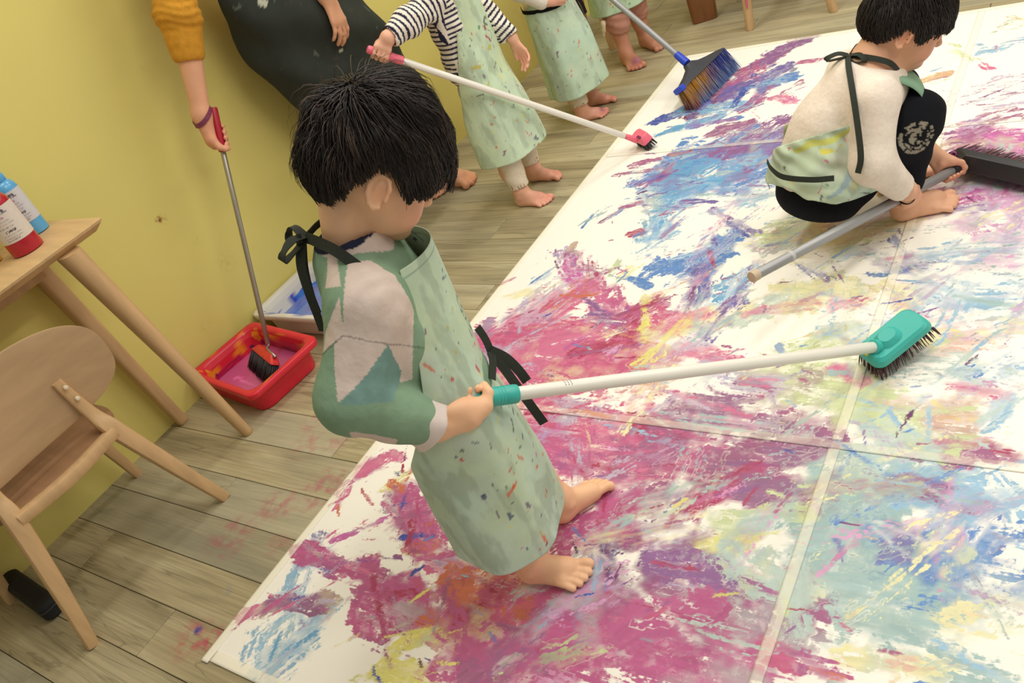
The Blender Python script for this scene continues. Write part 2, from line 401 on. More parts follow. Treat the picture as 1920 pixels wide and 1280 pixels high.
# ---- cloth sheets
def lerpkeys(keys, v):
    """keys: list of (v, a, b, ...) ; smooth interpolation at v"""
    K = np.array(keys, float); out = []
    for i in range(1, K.shape[1]):
        out.append(np.interp(v, K[:, 0], K[:, i]))
    return out
def sheet(name, keys, m, parent, nu=120, nv=150, folds=None, colfn=None, thick=.0016, trim=None):
    """apron: rows from hem to bib. keys: (v, z, cx, cy, rx, ry, right_deg, left_deg, tilt).
    angle 0 is the front, negative the right side"""
    vv = np.linspace(0, 1, nv); K = np.array(keys, float)
    from_v = [np.interp(vv, K[:, 0], K[:, i]) for i in range(1, K.shape[1])]
    ker = np.hanning(13); ker /= ker.sum()
    sm = []
    for a in from_v:
        p = np.concatenate([2 * a[0] - a[6:0:-1], a, 2 * a[-1] - a[-2:-8:-1]]); sm.append(np.convolve(p, ker, 'valid'))
    z, cx, cy, rx, ry, ar, al, tl = sm
    uu = np.linspace(0, 1, nu); V = np.zeros((nv, nu, 3)); UV = np.zeros((nv, nu, 2)); TH = np.zeros((nv, nu))
    for i in range(nv):
        th = np.radians(-ar[i] + (ar[i] + al[i]) * uu); TH[i] = th
        f = folds(th, vv[i]) if folds is not None else 0.0
        rxx = rx[i] + f; ryy = ry[i] + f
        V[i, :, 0] = cx[i] + rxx * np.cos(th); V[i, :, 1] = cy[i] + ryy * np.sin(th); V[i, :, 2] = z[i] + tl[i] * np.cos(th)
        UV[i, :, 0] = th * (ry[i] + .02); UV[i, :, 1] = z[i]
    idx = np.arange(nv * nu).reshape(nv, nu); Q = np.stack([idx[:-1, :-1], idx[:-1, 1:], idx[1:, 1:], idx[1:, :-1]], -1).reshape(-1, 4)
    if trim is not None:
        keep = trim(UV.reshape(-1, 2), TH.reshape(-1), np.repeat(vv, nu)); Q = Q[keep[Q].all(1)]
    cols = colfn(V.reshape(-1, 3), UV.reshape(-1, 2), TH.reshape(-1), np.repeat(vv, nu)) if colfn else None
    o = obj(name, rawmesh(name, V.reshape(-1, 3), Q, True, cols), m, parent)
    sd = o.modifiers.new('thickness', 'SOLIDIFY'); sd.thickness = thick; sd.offset = 1.0
    return o
def vnoise(P, sc, seed=0):
    """cheap smooth value noise on points (n,d) in [0,1]"""
    P = np.asarray(P, float) * sc; d = P.shape[1]; I = np.floor(P).astype(np.int64); f = P - I; f = f * f * (3 - 2 * f); out = np.zeros(len(P))
    for c in range(2 ** d):
        h = np.full(len(P), seed * 7919 + 13, np.int64); w = np.ones(len(P))
        for k in range(d):
            b = (c >> k) & 1; h = (h * 1103515245 + (I[:, k] + b) * (73856093, 19349663, 83492791)[k]) & 0x7fffffff
            w = w * (f[:, k] if b else 1 - f[:, k])
        h = (h ^ (h >> 13)) * 1274126177 & 0x7fffffff; h = h ^ (h >> 16)
        out += w * (h % 100003) / 100003.0
    return out
def fbm(P, sc, seed=0, o=4):
    v = 0; a = .5; t = 0
    for i in range(o): v = v + a * vnoise(P, sc * 2 ** i, seed + i); t += a; a *= .55
    return v / t
def inpoly(x, y, poly):
    c = np.zeros(len(x), bool); n = len(poly); j = n - 1
    for i in range(n):
        xi, yi = poly[i]; xj, yj = poly[j]
        c ^= ((yi > y) != (yj > y)) & (x < (xj - xi) * (y - yi) / (yj - yi + 1e-12) + xi); j = i
    return c
# ------------------------------------------------------------------ floor: printed wood planks, running away from the wall
def plank_material():
    m = bpy.data.materials.new('grey_oak_plank'); m.use_nodes = True; nt = m.node_tree; N = nt.nodes; L = nt.links
    p = N['Principled BSDF']; p.inputs['Roughness'].default_value = .5; p.inputs['Specular IOR Level'].default_value = .35
    g = N.new('ShaderNodeNewGeometry'); oi = N.new('ShaderNodeObjectInfo')
    off = N.new('ShaderNodeVectorMath'); off.operation = 'SCALE'; off.inputs[0].default_value = (9, 5, 3); L.new(oi.outputs['Random'], off.inputs['Scale'])
    add = N.new('ShaderNodeVectorMath'); L.new(g.outputs['Position'], add.inputs[0]); L.new(off.outputs[0], add.inputs[1])
    def noise(sc, scale, det=6, dist=0.0):
        mp = N.new('ShaderNodeMapping'); mp.inputs['Scale'].default_value = sc; L.new(add.outputs[0], mp.inputs[0])
        n = N.new('ShaderNodeTexNoise'); n.inputs['Scale'].default_value = scale; n.inputs['Detail'].default_value = det; n.inputs['Distortion'].default_value = dist
        L.new(mp.outputs[0], n.inputs['Vector']); return n.outputs['Fac']
    def ramp(src, stops):
        r = N.new('ShaderNodeValToRGB'); L.new(src, r.inputs[0]); e = r.color_ramp.elements
        e[0].position, e[0].color = stops[0][0], stops[0][1]; e[1].position, e[1].color = stops[-1][0], stops[-1][1]
        for a, c in stops[1:-1]: x = e.new(a); x.color = c
        return r.outputs[0]
    def mix(a, b, f, mode='MIX'):
        x = N.new('ShaderNodeMix'); x.data_type = 'RGBA'; x.blend_type = mode
        if hasattr(f, 'links') or not isinstance(f, float): L.new(f, x.inputs[0])
        else: x.inputs[0].default_value = f
        for s, i in ((a, 6), (b, 7)):
            if isinstance(s, tuple): x.inputs[i].default_value = s
            else: L.new(s, x.inputs[i])
        return x.outputs[2]
    base = ramp(noise((.9, 7, 1), 2.2, 7, .6), [(.28, lin(146, 134, 102)), (.5, lin(178, 164, 127)), (.72, lin(200, 188, 150))])
    grain = ramp(noise((1.2, 60, 1), 3.0, 5, .3), [(.35, (.62, .62, .62, 1)), (.6, (1, 1, 1, 1))])
    c = mix(base, grain, .55, 'MULTIPLY')
    crack = ramp(noise((.55, 9, 1), 1.5, 3, 1.5), [(.482, (1, 1, 1, 1)), (.5, (.35, .34, .32, 1)), (.518, (1, 1, 1, 1))])
    c = mix(c, crack, .45, 'MULTIPLY')
    cool = ramp(noise((.5, 1.2, 1), 1.1, 2), [(.45, (0, 0, 0, 1)), (.65, (.5, .5, .5, 1))])
    c = mix(c, lin(170, 168, 146), cool)
    tone = N.new('ShaderNodeMapRange'); tone.inputs['To Min'].default_value = .88; tone.inputs['To Max'].default_value = 1.08; L.new(oi.outputs['Random'], tone.inputs[0])
    sc = N.new('ShaderNodeVectorMath'); sc.operation = 'SCALE'; L.new(c, sc.inputs[0]); L.new(tone.outputs[0], sc.inputs['Scale']); c = sc.outputs[0]
    # dried paint trodden onto the boards
    st = N.new('ShaderNodeTexNoise'); st.inputs['Scale'].default_value = 34; st.inputs['Detail'].default_value = 5; L.new(g.outputs['Position'], st.inputs['Vector'])
    stc = N.new('ShaderNodeMapRange'); stc.inputs['From Min'].default_value = .42; stc.inputs['From Max'].default_value = .66; L.new(st.outputs['Fac'], stc.inputs[0])
    for (x, y, r, a, col) in ((-1.66, .80, .10, 1.0, (176, 84, 104)), (-1.77, .72, .08, .9, (176, 84, 104)), (-1.85, .93, .07, .7, (176, 84, 104)), (-1.84, .60, .09, .9, (170, 70, 96)), (-1.69, .335, .07, 1.0, (186, 60, 90)), (-1.63, .35, .05, 1.0, (186, 60, 90)),
                              (-1.66, .62, .05, .8, (176, 90, 104)), (-1.71, .46, .025, 1.1, (100, 120, 150)), (-1.695, .355, .018, 1.6, (62, 72, 150)), (-1.70, 1.52, .03, .8, (190, 70, 100)), (-1.9, 1.02, .06, .7, (180, 90, 110)), (-1.75, .95, .05, .8, (180, 80, 100)), (-2.0, 2.05, .05, .25, (120, 130, 150))):
        d = N.new('ShaderNodeVectorMath'); d.operation = 'DISTANCE'; L.new(g.outputs['Position'], d.inputs[0]); d.inputs[1].default_value = (x, y, 0)
        mr = N.new('ShaderNodeMapRange'); mr.inputs['From Min'].default_value = r; mr.inputs['From Max'].default_value = 0; mr.inputs['To Max'].default_value = a; L.new(d.outputs['Value'], mr.inputs[0])
        ml = N.new('ShaderNodeMath'); ml.operation = 'MULTIPLY_ADD'; ml.use_clamp = True; L.new(stc.outputs[0], ml.inputs[0]); L.new(mr.outputs[0], ml.inputs[1]); ml.inputs[2].default_value = 0
        c = mix(c, lin(*col), ml.outputs[0])
    L.new(c, p.inputs['Base Color'])
    b = N.new('ShaderNodeBump'); b.inputs['Strength'].default_value = .2; b.inputs['Distance'].default_value = .002; L.new(grain, b.inputs['Height']); L.new(b.outputs[0], p.inputs['Normal'])
    return m
M_PLANK = plank_material()
floor = MB().box((-2.56, -1.6, -.06), (2.2, 5.6, -.006)).build('floor', mat('dark_underlay', (52, 46, 38), .9, noise=.1), None)
tag(floor, 'grey-brown wood plank floor', None, kind='structure')
PW, PL = .131, 1.22
plank_me = MB().box((0, 0, -.0058), (PL - .0022, PW - .0018, 0), .0011).mesh('plank', False)
plank_me.materials.append(M_PLANK)
j = 0
y = -1.59 + .006
while y < 5.5:
    offs = (j * .47) % PL; x = -2.555 - offs
    while x < 2.1:
        x0, x1 = max(x, -2.553), min(x + PL, 2.15)
        # boards that lie wholly under the paper are left out; the underlay carries it
        hidden = x0 > -1.50 and x1 < .62 and y > .45 and y + PW < 3.2
        off = (y > 3.9 and x > .3) or (y < -.5) or (x > .6)
        if x1 - x0 > .03 and not hidden and not off:
            if x1 - x0 > PL - .01: me = plank_me
            else:
                me = MB().box((0, 0, -.0058), (x1 - x0 - .0022, PW - .0018, 0), .0011).mesh('plank', False); me.materials.append(M_PLANK)
            o = bpy.data.objects.new('plank', me); COL.objects.link(o); o.location = (x0, y, 0); o.parent = floor
        x += PL
    y += PW; j += 1
# ------------------------------------------------------------------ yellow wall and the rest of the room
def wall_material():
    m = mat('yellow_wall_paint', (221, 208, 120), .55, noise=.035, nscale=1.6, bump=.12, bscale=60, spec=.3)
    nt = m.node_tree; N = nt.nodes; L = nt.links; p = N['Principled BSDF']; src = p.inputs['Base Color'].links[0].from_socket
    g = N.new('ShaderNodeNewGeometry'); n = N.new('ShaderNodeTexNoise'); n.inputs['Scale'].default_value = 70; n.inputs['Detail'].default_value = 4; L.new(g.outputs['Position'], n.inputs['Vector'])
    for (yy, z, r, a, col) in ((1.285, .552, .016, 2.2, (120, 40, 20)), (1.30, .548, .022, .9, (150, 90, 40)), (1.40, .30, .05, .35, (170, 150, 70)), (1.20, .18, .04, .4, (190, 175, 90)), (1.36, .42, .03, .3, (160, 140, 60)), (1.53, .95, .02, .3, (150, 120, 60))):
        d = N.new('ShaderNodeVectorMath'); d.operation = 'DISTANCE'; L.new(g.outputs['Position'], d.inputs[0]); d.inputs[1].default_value = (-2.5, yy, z)
        mr = N.new('ShaderNodeMapRange'); mr.inputs['From Min'].default_value = r; mr.inputs['From Max'].default_value = 0; mr.inputs['To Max'].default_value = a; L.new(d.outputs['Value'], mr.inputs[0])
        sb = N.new('ShaderNodeMath'); sb.operation = 'SUBTRACT'; L.new(n.outputs['Fac'], sb.inputs[0]); sb.inputs[1].default_value = .42
        ml = N.new('ShaderNodeMath'); ml.operation = 'MULTIPLY'; L.new(sb.outputs[0], ml.inputs[0]); L.new(mr.outputs[0], ml.inputs[1])
        m3 = N.new('ShaderNodeMath'); m3.operation = 'MULTIPLY'; m3.use_clamp = True; m3.inputs[1].default_value = 3; L.new(ml.outputs[0], m3.inputs[0])
        x = N.new('ShaderNodeMix'); x.data_type = 'RGBA'; L.new(m3.outputs[0], x.inputs[0]); L.new(src, x.inputs[6]); x.inputs[7].default_value = lin(*col); src = x.outputs[2]
    L.new(src, p.inputs['Base Color'])
    return m
M_WALL = wall_material()
w = MB().box((-2.60, -1.6, 0), (-2.50, 5.6, 2.8)).build('wall_left', M_WALL); tag(w, 'plain yellow painted wall', None, kind='structure')
w = MB().box((-2.60, 5.6, 0), (2.2, 5.7, 2.8)).build('wall_back', mat('cream_wall_paint', (232, 222, 196), .7, noise=.03, nscale=2)); tag(w, 'cream wall at the far end', None, kind='structure')
# brush strokes on the paper: x0 y0 x1 y1 width(m) paint coverage
PAINT = {'M': (202, 92, 146), 'R': (186, 58, 96), 'P': (222, 112, 154), 'V': (150, 96, 156), 'D': (118, 58, 110), 'B': (92, 142, 212), 'L': (150, 194, 224), 'T': (164, 196, 194), 'T2': (190, 210, 200), 'Y': (240, 230, 120), 'Yp': (244, 236, 176), 'O': (222, 116, 84), 'G': (208, 220, 160), 'W': (198, 180, 208), 'N': (66, 88, 182), 'C': (104, 172, 220), 'F': (208, 96, 172), 'Fl': (228, 164, 208), 'K': (216, 92, 138), 'Q': (174, 98, 142), 'U': (120, 104, 176), 'E': (160, 104, 146)}
STROKES = """-1.522 0.582 -1.47 0.499 0.107 L 0.55
-1.449 0.42 -1.436 0.318 0.151 L 0.6
-1.362 0.46 -1.419 0.337 0.101 L 0.35
-1.596 0.427 -1.535 0.468 0.041 P 0.8
-1.535 0.468 -1.389 0.519 0.064 E 0.85
-1.559 0.653 -1.54 0.601 0.063 V 0.7
-1.566 0.619 -1.355 0.631 0.069 M 0.95
-1.355 0.631 -1.205 0.61 0.072 M 0.95
-1.613 0.825 -1.571 0.894 0.083 M 0.7
-1.571 0.894 -1.498 0.938 0.076 P 0.7
-1.573 0.77 -1.576 0.805 0.025 P 0.9
-1.425 0.82 -1.284 0.761 0.101 Q 0.75
-1.392 0.836 -1.237 0.741 0.099 M 0.85
-1.532 0.824 -1.474 0.792 0.01 O 0.9
-1.473 0.845 -1.425 0.891 0.047 Y 0.5
-1.425 0.891 -1.426 0.918 0.02 O 0.8
-1.312 0.726 -1.247 0.746 0.022 N 0.8
-1.283 0.696 -1.227 0.728 0.036 O 0.8
-1.417 0.729 -1.486 0.68 0.112 P 0.25
-1.288 0.551 -1.171 0.544 0.126 M 0.9
-1.214 0.6 -1.107 0.538 0.109 M 0.92
-1.322 0.613 -1.197 0.498 0.017 R 0.7
-1.178 0.681 -1.09 0.663 0.07 P 0.6
-1.232 0.712 -1.139 0.692 0.06 M 0.45
-1.111 0.629 -1.021 0.602 0.076 R 0.95
-1.021 0.602 -0.981 0.582 0.052 R 0.9
-1.074 0.66 -0.989 0.718 0.13 O 0.85
-1.122 0.559 -1.002 0.551 0.055 O 0.7
-1.146 0.481 -1.083 0.526 0.06 Y 0.95
-1.147 0.426 -1.039 0.444 0.064 Y 0.95
-1.07 0.518 -0.97 0.501 0.056 M 0.7
-1.024 0.563 -0.941 0.626 0.092 R 0.8
-1.002 0.66 -0.898 0.664 0.07 K 0.9
-0.959 0.485 -0.795 0.633 0.205 M 0.95
-0.947 0.636 -0.821 0.686 0.074 K 0.85
-0.913 0.634 -0.841 0.607 0.062 O 0.7
-0.933 0.485 -0.862 0.577 0.098 Q 0.9
-1.193 1.168 -0.834 1.168 0.156 K 0.95
-1.145 1.081 -0.848 1.073 0.144 P 0.9
-1.112 1.05 -0.88 0.994 0.114 M 0.7
-0.885 1.16 -0.793 1.15 0.063 R 0.95
-0.834 1.203 -0.493 1.201 0.127 E 0.75
-0.826 1.053 -0.595 1.09 0.182 Q 0.9
-0.676 0.956 -0.598 1.082 0.061 R 0.95
-0.557 1.039 -0.436 1.058 0.102 E 0.95
-0.542 1.138 -0.461 1.16 0.075 E 0.9
-0.428 1.006 -0.396 1.08 0.05 Q 0.95
-0.403 0.96 -0.303 1.113 0.21 T 0.95
-0.405 0.817 -0.242 0.863 0.18 T 0.95
-0.407 1.148 -0.348 1.104 0.081 T2 0.95
-0.337 1.001 -0.269 0.922 0.116 T 0.95
-0.258 0.96 -0.186 1.037 0.153 B 0.7
-0.303 1.113 -0.21 1.093 0.125 L 0.8
-0.208 0.905 -0.102 0.914 0.094 B 0.55
-0.181 0.829 -0.098 0.874 0.073 Yp 0.6
-0.326 0.71 -0.186 0.76 0.055 Yp 0.7
-0.253 0.788 -0.128 0.76 0.085 T 0.6
-0.631 0.865 -0.532 0.922 0.051 Y 0.95
-0.601 0.952 -0.463 0.984 0.065 G 0.8
-0.806 0.848 -0.697 0.902 0.083 V 0.6
-0.842 0.911 -0.755 0.975 0.091 Q 0.7
-0.89 0.93 -0.784 0.867 0.07 M 0.95
-0.916 0.821 -0.83 0.914 0.105 M 0.9
-0.834 0.786 -0.773 0.842 0.055 D 0.6
-0.722 0.751 -0.468 0.743 0.185 Q 0.97
-0.831 0.634 -0.519 0.637 0.185 M 0.95
-0.694 0.823 -0.583 0.82 0.094 V 0.9
-0.69 0.653 -0.596 0.739 0.101 M 0.95
-0.829 0.828 -0.774 0.763 0.024 D 0.8
-0.431 0.696 -0.344 0.694 0.058 K 0.85
-0.553 0.872 -0.442 0.818 0.095 T2 0.8
-0.445 0.828 -0.406 0.751 0.054 T2 0.8
-0.318 1.096 -0.26 1.102 0.065 E 0.9
-0.297 1.19 -0.147 1.204 0.061 Q 0.9
-0.229 1.166 -0.211 1.174 0.031 Q 0.9
-0.422 1.315 -0.245 1.279 0.163 G 0.8
-0.389 1.257 -0.317 1.194 0.083 T2 0.8
-0.189 1.274 -0.169 1.336 0.05 L 0.7
-0.149 1.145 -0.114 1.078 0.054 L 0.6
-0.157 0.997 -0.112 1.02 0.042 B 0.5
-0.174 1.076 -0.129 1.111 0.044 L 0.5
-1.501 1.392 -1.353 1.626 0.174 P 0.85
-1.468 1.518 -1.389 1.732 0.143 W 0.5
-1.468 1.419 -1.043 1.455 0.299 K 0.9
-1.363 1.247 -0.975 1.335 0.236 K 0.95
-1.326 1.339 -1.138 1.447 0.175 P 0.9
-1.469 1.846 -1.287 1.681 0.103 F 0.7
-1.268 1.681 -1.092 1.565 0.104 M 0.75
-1.149 1.401 -1.037 1.477 0.087 R 0.9
-1.359 1.6 -1.287 1.681 0.09 O 0.5
-1.082 1.542 -1.047 1.614 0.071 R 0.6
-1.191 1.559 -1.104 1.517 0.072 V 0.5
-1.164 1.985 -1.191 2.372 0.154 C 0.75
-1.222 2.273 -1.016 2.383 0.351 B 0.8
-1.038 1.776 -0.943 1.854 0.17 B 0.85
-0.93 1.62 -0.943 1.764 0.076 U 0.8
-1.022 2.081 -0.861 1.945 0.038 U 0.7
-0.841 1.624 -0.813 1.765 0.086 C 0.7
-1.023 2.35 -0.949 2.458 0.17 V 0.8
-1.161 1.723 -1.09 1.699 0.034 B 0.9
-0.964 1.867 -0.92 1.789 0.015 R 0.8
-1.262 2.177 -1.103 2.26 0.189 C 0.6
-1.19 1.871 -1.116 1.954 0.125 L 0.35
-0.932 2.119 -0.892 2.206 0.109 L 0.5
-0.798 1.79 -0.825 1.558 0.052 V 0.4
-0.92 1.575 -0.948 1.69 0.021 D 0.7
-1.076 1.637 -0.993 1.459 0.032 Y 0.85
-0.973 1.493 -0.868 1.555 0.094 Yp 0.85
-0.777 1.583 -0.663 1.665 0.09 Yp 0.9
-0.636 1.666 -0.558 1.69 0.157 Yp 0.85
-0.455 1.704 -0.397 1.644 0.087 Yp 0.8
-0.756 1.584 -0.609 1.635 0.049 P 0.65
-0.549 1.627 -0.501 1.66 0.046 P 0.7
-0.472 1.791 -0.399 1.791 0.053 W 0.6
-0.855 1.439 -0.712 1.404 0.062 P 0.75
-0.93 1.443 -0.866 1.47 0.133 W 0.4
-0.934 1.529 -0.891 1.576 0.069 P 0.6
-0.607 1.415 -0.45 1.45 0.148 G 0.6
-0.635 1.339 -0.425 1.331 0.15 G 0.7
-0.784 1.358 -0.647 1.337 0.103 W 0.5
-0.797 1.281 -0.662 1.264 0.082 E 0.6
-0.493 1.409 -0.448 1.362 0.05 P 0.9
-0.683 1.333 -0.627 1.313 0.056 E 0.5
-0.54 1.536 -0.462 1.504 0.067 T2 0.6
-0.331 1.515 -0.18 1.617 0.171 T2 0.5
-0.355 1.531 -0.249 1.522 0.088 Yp 0.7
-0.338 1.697 -0.206 1.672 0.152 L 0.35
-0.217 1.423 -0.15 1.463 0.091 L 0.35
-0.26 1.386 -0.191 1.363 0.038 P 0.7
-0.337 1.426 -0.255 1.419 0.098 T2 0.6
-0.345 2.072 -0.213 2.124 0.178 F 0.8
-0.306 1.96 -0.22 1.91 0.097 Fl 0.6
-0.35 2.405 -0.235 2.356 0.212 F 0.85
-0.425 2.449 -0.295 2.502 0.129 Q 0.6
-0.444 2.301 -0.316 2.34 0.182 Q 0.8
-0.308 2.172 -0.198 1.966 0.068 Fl 0.7
-0.375 2.291 -0.224 2.242 0.13 M 0.8
-0.768 1.941 -0.648 1.989 0.167 G 0.7
-0.791 1.865 -0.723 1.94 0.102 T2 0.6
-0.63 1.911 -0.483 1.98 0.103 Yp 0.5
-0.469 1.906 -0.431 1.836 0.034 U 0.5
-0.371 1.835 -0.225 1.855 0.111 L 0.4
-0.273 1.791 -0.199 1.813 0.063 Fl 0.5
-0.564 1.861 -0.423 1.791 0.058 W 0.4
-0.683 1.79 -0.59 1.745 0.038 N 0.4
-0.49 1.757 -0.421 1.78 0.031 N 0.6
-1.354 2.787 -1.262 2.959 0.132 D 0.95
-1.262 2.959 -1.175 3.164 0.127 Q 0.95
-1.175 3.164 -1.086 3.343 0.108 V 0.95
-1.235 2.878 -1.115 3.066 0.126 U 0.95
-1.48 2.738 -1.349 2.863 0.081 N 0.9
-1.387 2.815 -1.148 2.802 0.113 C 0.75
-1.141 2.78 -1.095 2.893 0.089 V 0.7
-1.124 2.922 -1.038 2.972 0.09 B 0.9
-1.412 2.641 -1.237 2.712 0.073 C 0.85
-1.304 2.653 -1.154 2.694 0.046 B 0.8
-1.236 2.414 -1.039 2.455 0.241 B 0.9
-1.249 2.293 -1.042 2.352 0.231 C 0.85
-1.316 2.462 -1.193 2.487 0.034 R 0.8
-1.295 2.298 -1.285 2.385 0.034 Q 0.8
-1.058 2.459 -0.991 2.573 0.244 V 0.85
-1.054 2.82 -0.965 2.778 0.048 P 0.8
-1.025 2.854 -0.986 2.927 0.031 Q 0.8
-1.013 3.102 -0.946 3.112 0.041 P 0.7
-0.603 2.801 -0.49 2.846 0.057 Y 0.9
-0.396 3.011 -0.298 3.017 0.085 L 0.6
-0.384 2.671 -0.267 2.692 0.217 W 0.3
-0.367 3.167 -0.314 3.189 0.09 G 0.4
-0.606 2.324 -0.544 2.472 0.095 W 0.3
-0.489 3.003 -0.418 2.939 0.057 G 0.5
-0.397 2.894 -0.361 2.845 0.03 P 0.6
-1.201 2.594 -1.098 2.643 0.054 Q 0.8
-1.441 2.406 -1.367 2.433 0.044 Q 0.7
-1.361 2.271 -1.298 2.316 0.041 N 0.6
-1.475 2.337 -1.338 2.363 0.033 Q 0.6
-1.461 2.014 -1.461 2.078 0.013 B 0.9
-1.361 2.12 -1.309 2.149 0.027 Q 0.9
-1.402 2.043 -1.359 2.104 0.022 E 0.8
-1.256 1.959 -1.23 1.964 0.039 R 0.9
-1.623 1.671 -1.585 1.715 0.017 P 0.8
-1.494 1.703 -1.476 1.745 0.043 L 0.6
-1.549 1.618 -1.493 1.648 0.045 Yp 0.6
-1.236 1.748 -1.239 1.816 0.026 G 0.8
-1.202 1.735 -1.175 1.775 0.04 Yp 0.7
-1.339 1.788 -1.269 1.761 0.044 Q 0.6
-1.448 1.846 -1.448 1.905 0.036 Q 0.7"""
# ------------------------------------------------------------------ the taped-together painting on the floor
def stroke_list():
    r_ = np.random.default_rng(21)
    S = []
    for l in STROKES.split('\n'):
        l = l.split(); S.append((*map(float, l[:5]), l[5], float(l[6])))
    base = list(S); wt = np.array([math.hypot(b[2] - b[0], b[3] - b[1]) * b[4] + .003 for b in base]); wt /= wt.sum()
    # the sheet goes on being painted beyond what the picture shows
    for i in range(110):
        x, y = r_.uniform(-.02, .68), r_.uniform(.34, 3.3); a = r_.uniform(0, 3.1); l = r_.uniform(.03, .13)
        S.append((x - math.cos(a) * l, y - math.sin(a) * l, x + math.cos(a) * l, y + math.sin(a) * l, r_.uniform(.03, .13), str(r_.choice(['M', 'K', 'P', 'T', 'L', 'B', 'Yp', 'G', 'V', 'Fl', 'Q', 'T2'])), r_.uniform(.45, .9)))
    base = list(S); wt = np.array([math.hypot(b[2] - b[0], b[3] - b[1]) * b[4] + .003 for b in base]); wt /= wt.sum()
    kin = dict(M='KQPRV', R='KMQD', P='KMFW', V='UWQE', D='QVRU', B='CLUT', L='CTBW', T='L2LB', Y='GpOY', G='TpYL', O='KPRY', W='VPLE', N='UBV', C='BLUT', F='MPVW', K='MPRO', Q='MEVR', U='VBNE', E='QVWP')
    nm = {'2': 'T2', 'p': 'Yp'}
    def pick(k):
        o = kin.get(k[0] if k not in ('T2', 'Yp', 'Fl') else {'T2': 'T', 'Yp': 'Y', 'Fl': 'F'}[k], 'MP'); c = o[r_.integers(len(o))]; return nm.get(c, c)
    out = list(base)
    # second thoughts: brushings over each patch in kindred paints, and dry white ones
    for i in range(1000):
        b = base[r_.choice(len(base), p=wt)]; t = r_.uniform(-.05, 1.05); L = math.hypot(b[2] - b[0], b[3] - b[1]); d = np.array([(b[2] - b[0]), (b[3] - b[1])]) / (L + 1e-6); n = np.array([-d[1], d[0]])
        p = np.array(b[:2]) + d * L * t + n * r_.normal(0, .36) * b[4]; a = math.atan2(d[1], d[0]) + r_.normal(0, .45); l = r_.exponential(.03) + .012; w = r_.exponential(.010) + .006
        u = r_.uniform(); k = b[5] if u < .30 else ('X' if u < .39 else pick(b[5])); cv = r_.uniform(.25, .62) if k != 'X' else r_.uniform(.22, .42)
        out.append((p[0] - math.cos(a) * l, p[1] - math.sin(a) * l, p[0] + math.cos(a) * l, p[1] + math.sin(a) * l, w, k, cv))
    # thin washes over the middle and right of the sheet
    for i in range(170):
        x, y = r_.uniform(-1.0, .1), r_.uniform(.45, 2.3); a = r_.normal(.7, .6); l = r_.uniform(.03, .14)
        out.append((x - math.cos(a) * l, y - math.sin(a) * l, x + math.cos(a) * l, y + math.sin(a) * l, r_.uniform(.02, .07), r_.choice(['T2', 'Yp', 'L', 'W', 'T', 'G', 'Fl']), r_.uniform(.18, .38)))
    # small dabs and drips
    for i in range(560):
        b = base[r_.integers(len(base))]; t = r_.uniform(-.3, 1.3); ex = r_.normal(0, 1, 2) * (b[4] * .9 + .035); x, y = b[0] + (b[2] - b[0]) * t + ex[0], b[1] + (b[3] - b[1]) * t + ex[1]
        a = math.atan2(b[3] - b[1], b[2] - b[0]) + r_.normal(0, .4); l = r_.exponential(.010) + .002; w = r_.exponential(.003) + .0028
        k = b[5] if r_.uniform() < .55 else str(r_.choice(['R', 'Q', 'V', 'B', 'N', 'P', 'D', 'L']))
        out.append((x - math.cos(a) * l, y - math.sin(a) * l, x + math.cos(a) * l, y + math.sin(a) * l, w, k, r_.uniform(.5, .95)))
    return out
SL = stroke_list()
def muted(k):
    c = np.array(PAINT['X'] if k == 'X' else PAINT[k], float); g = c.mean(); return s2l((c * .86 + g * .14) * .97)
PAINT['X'] = (247, 243, 232)
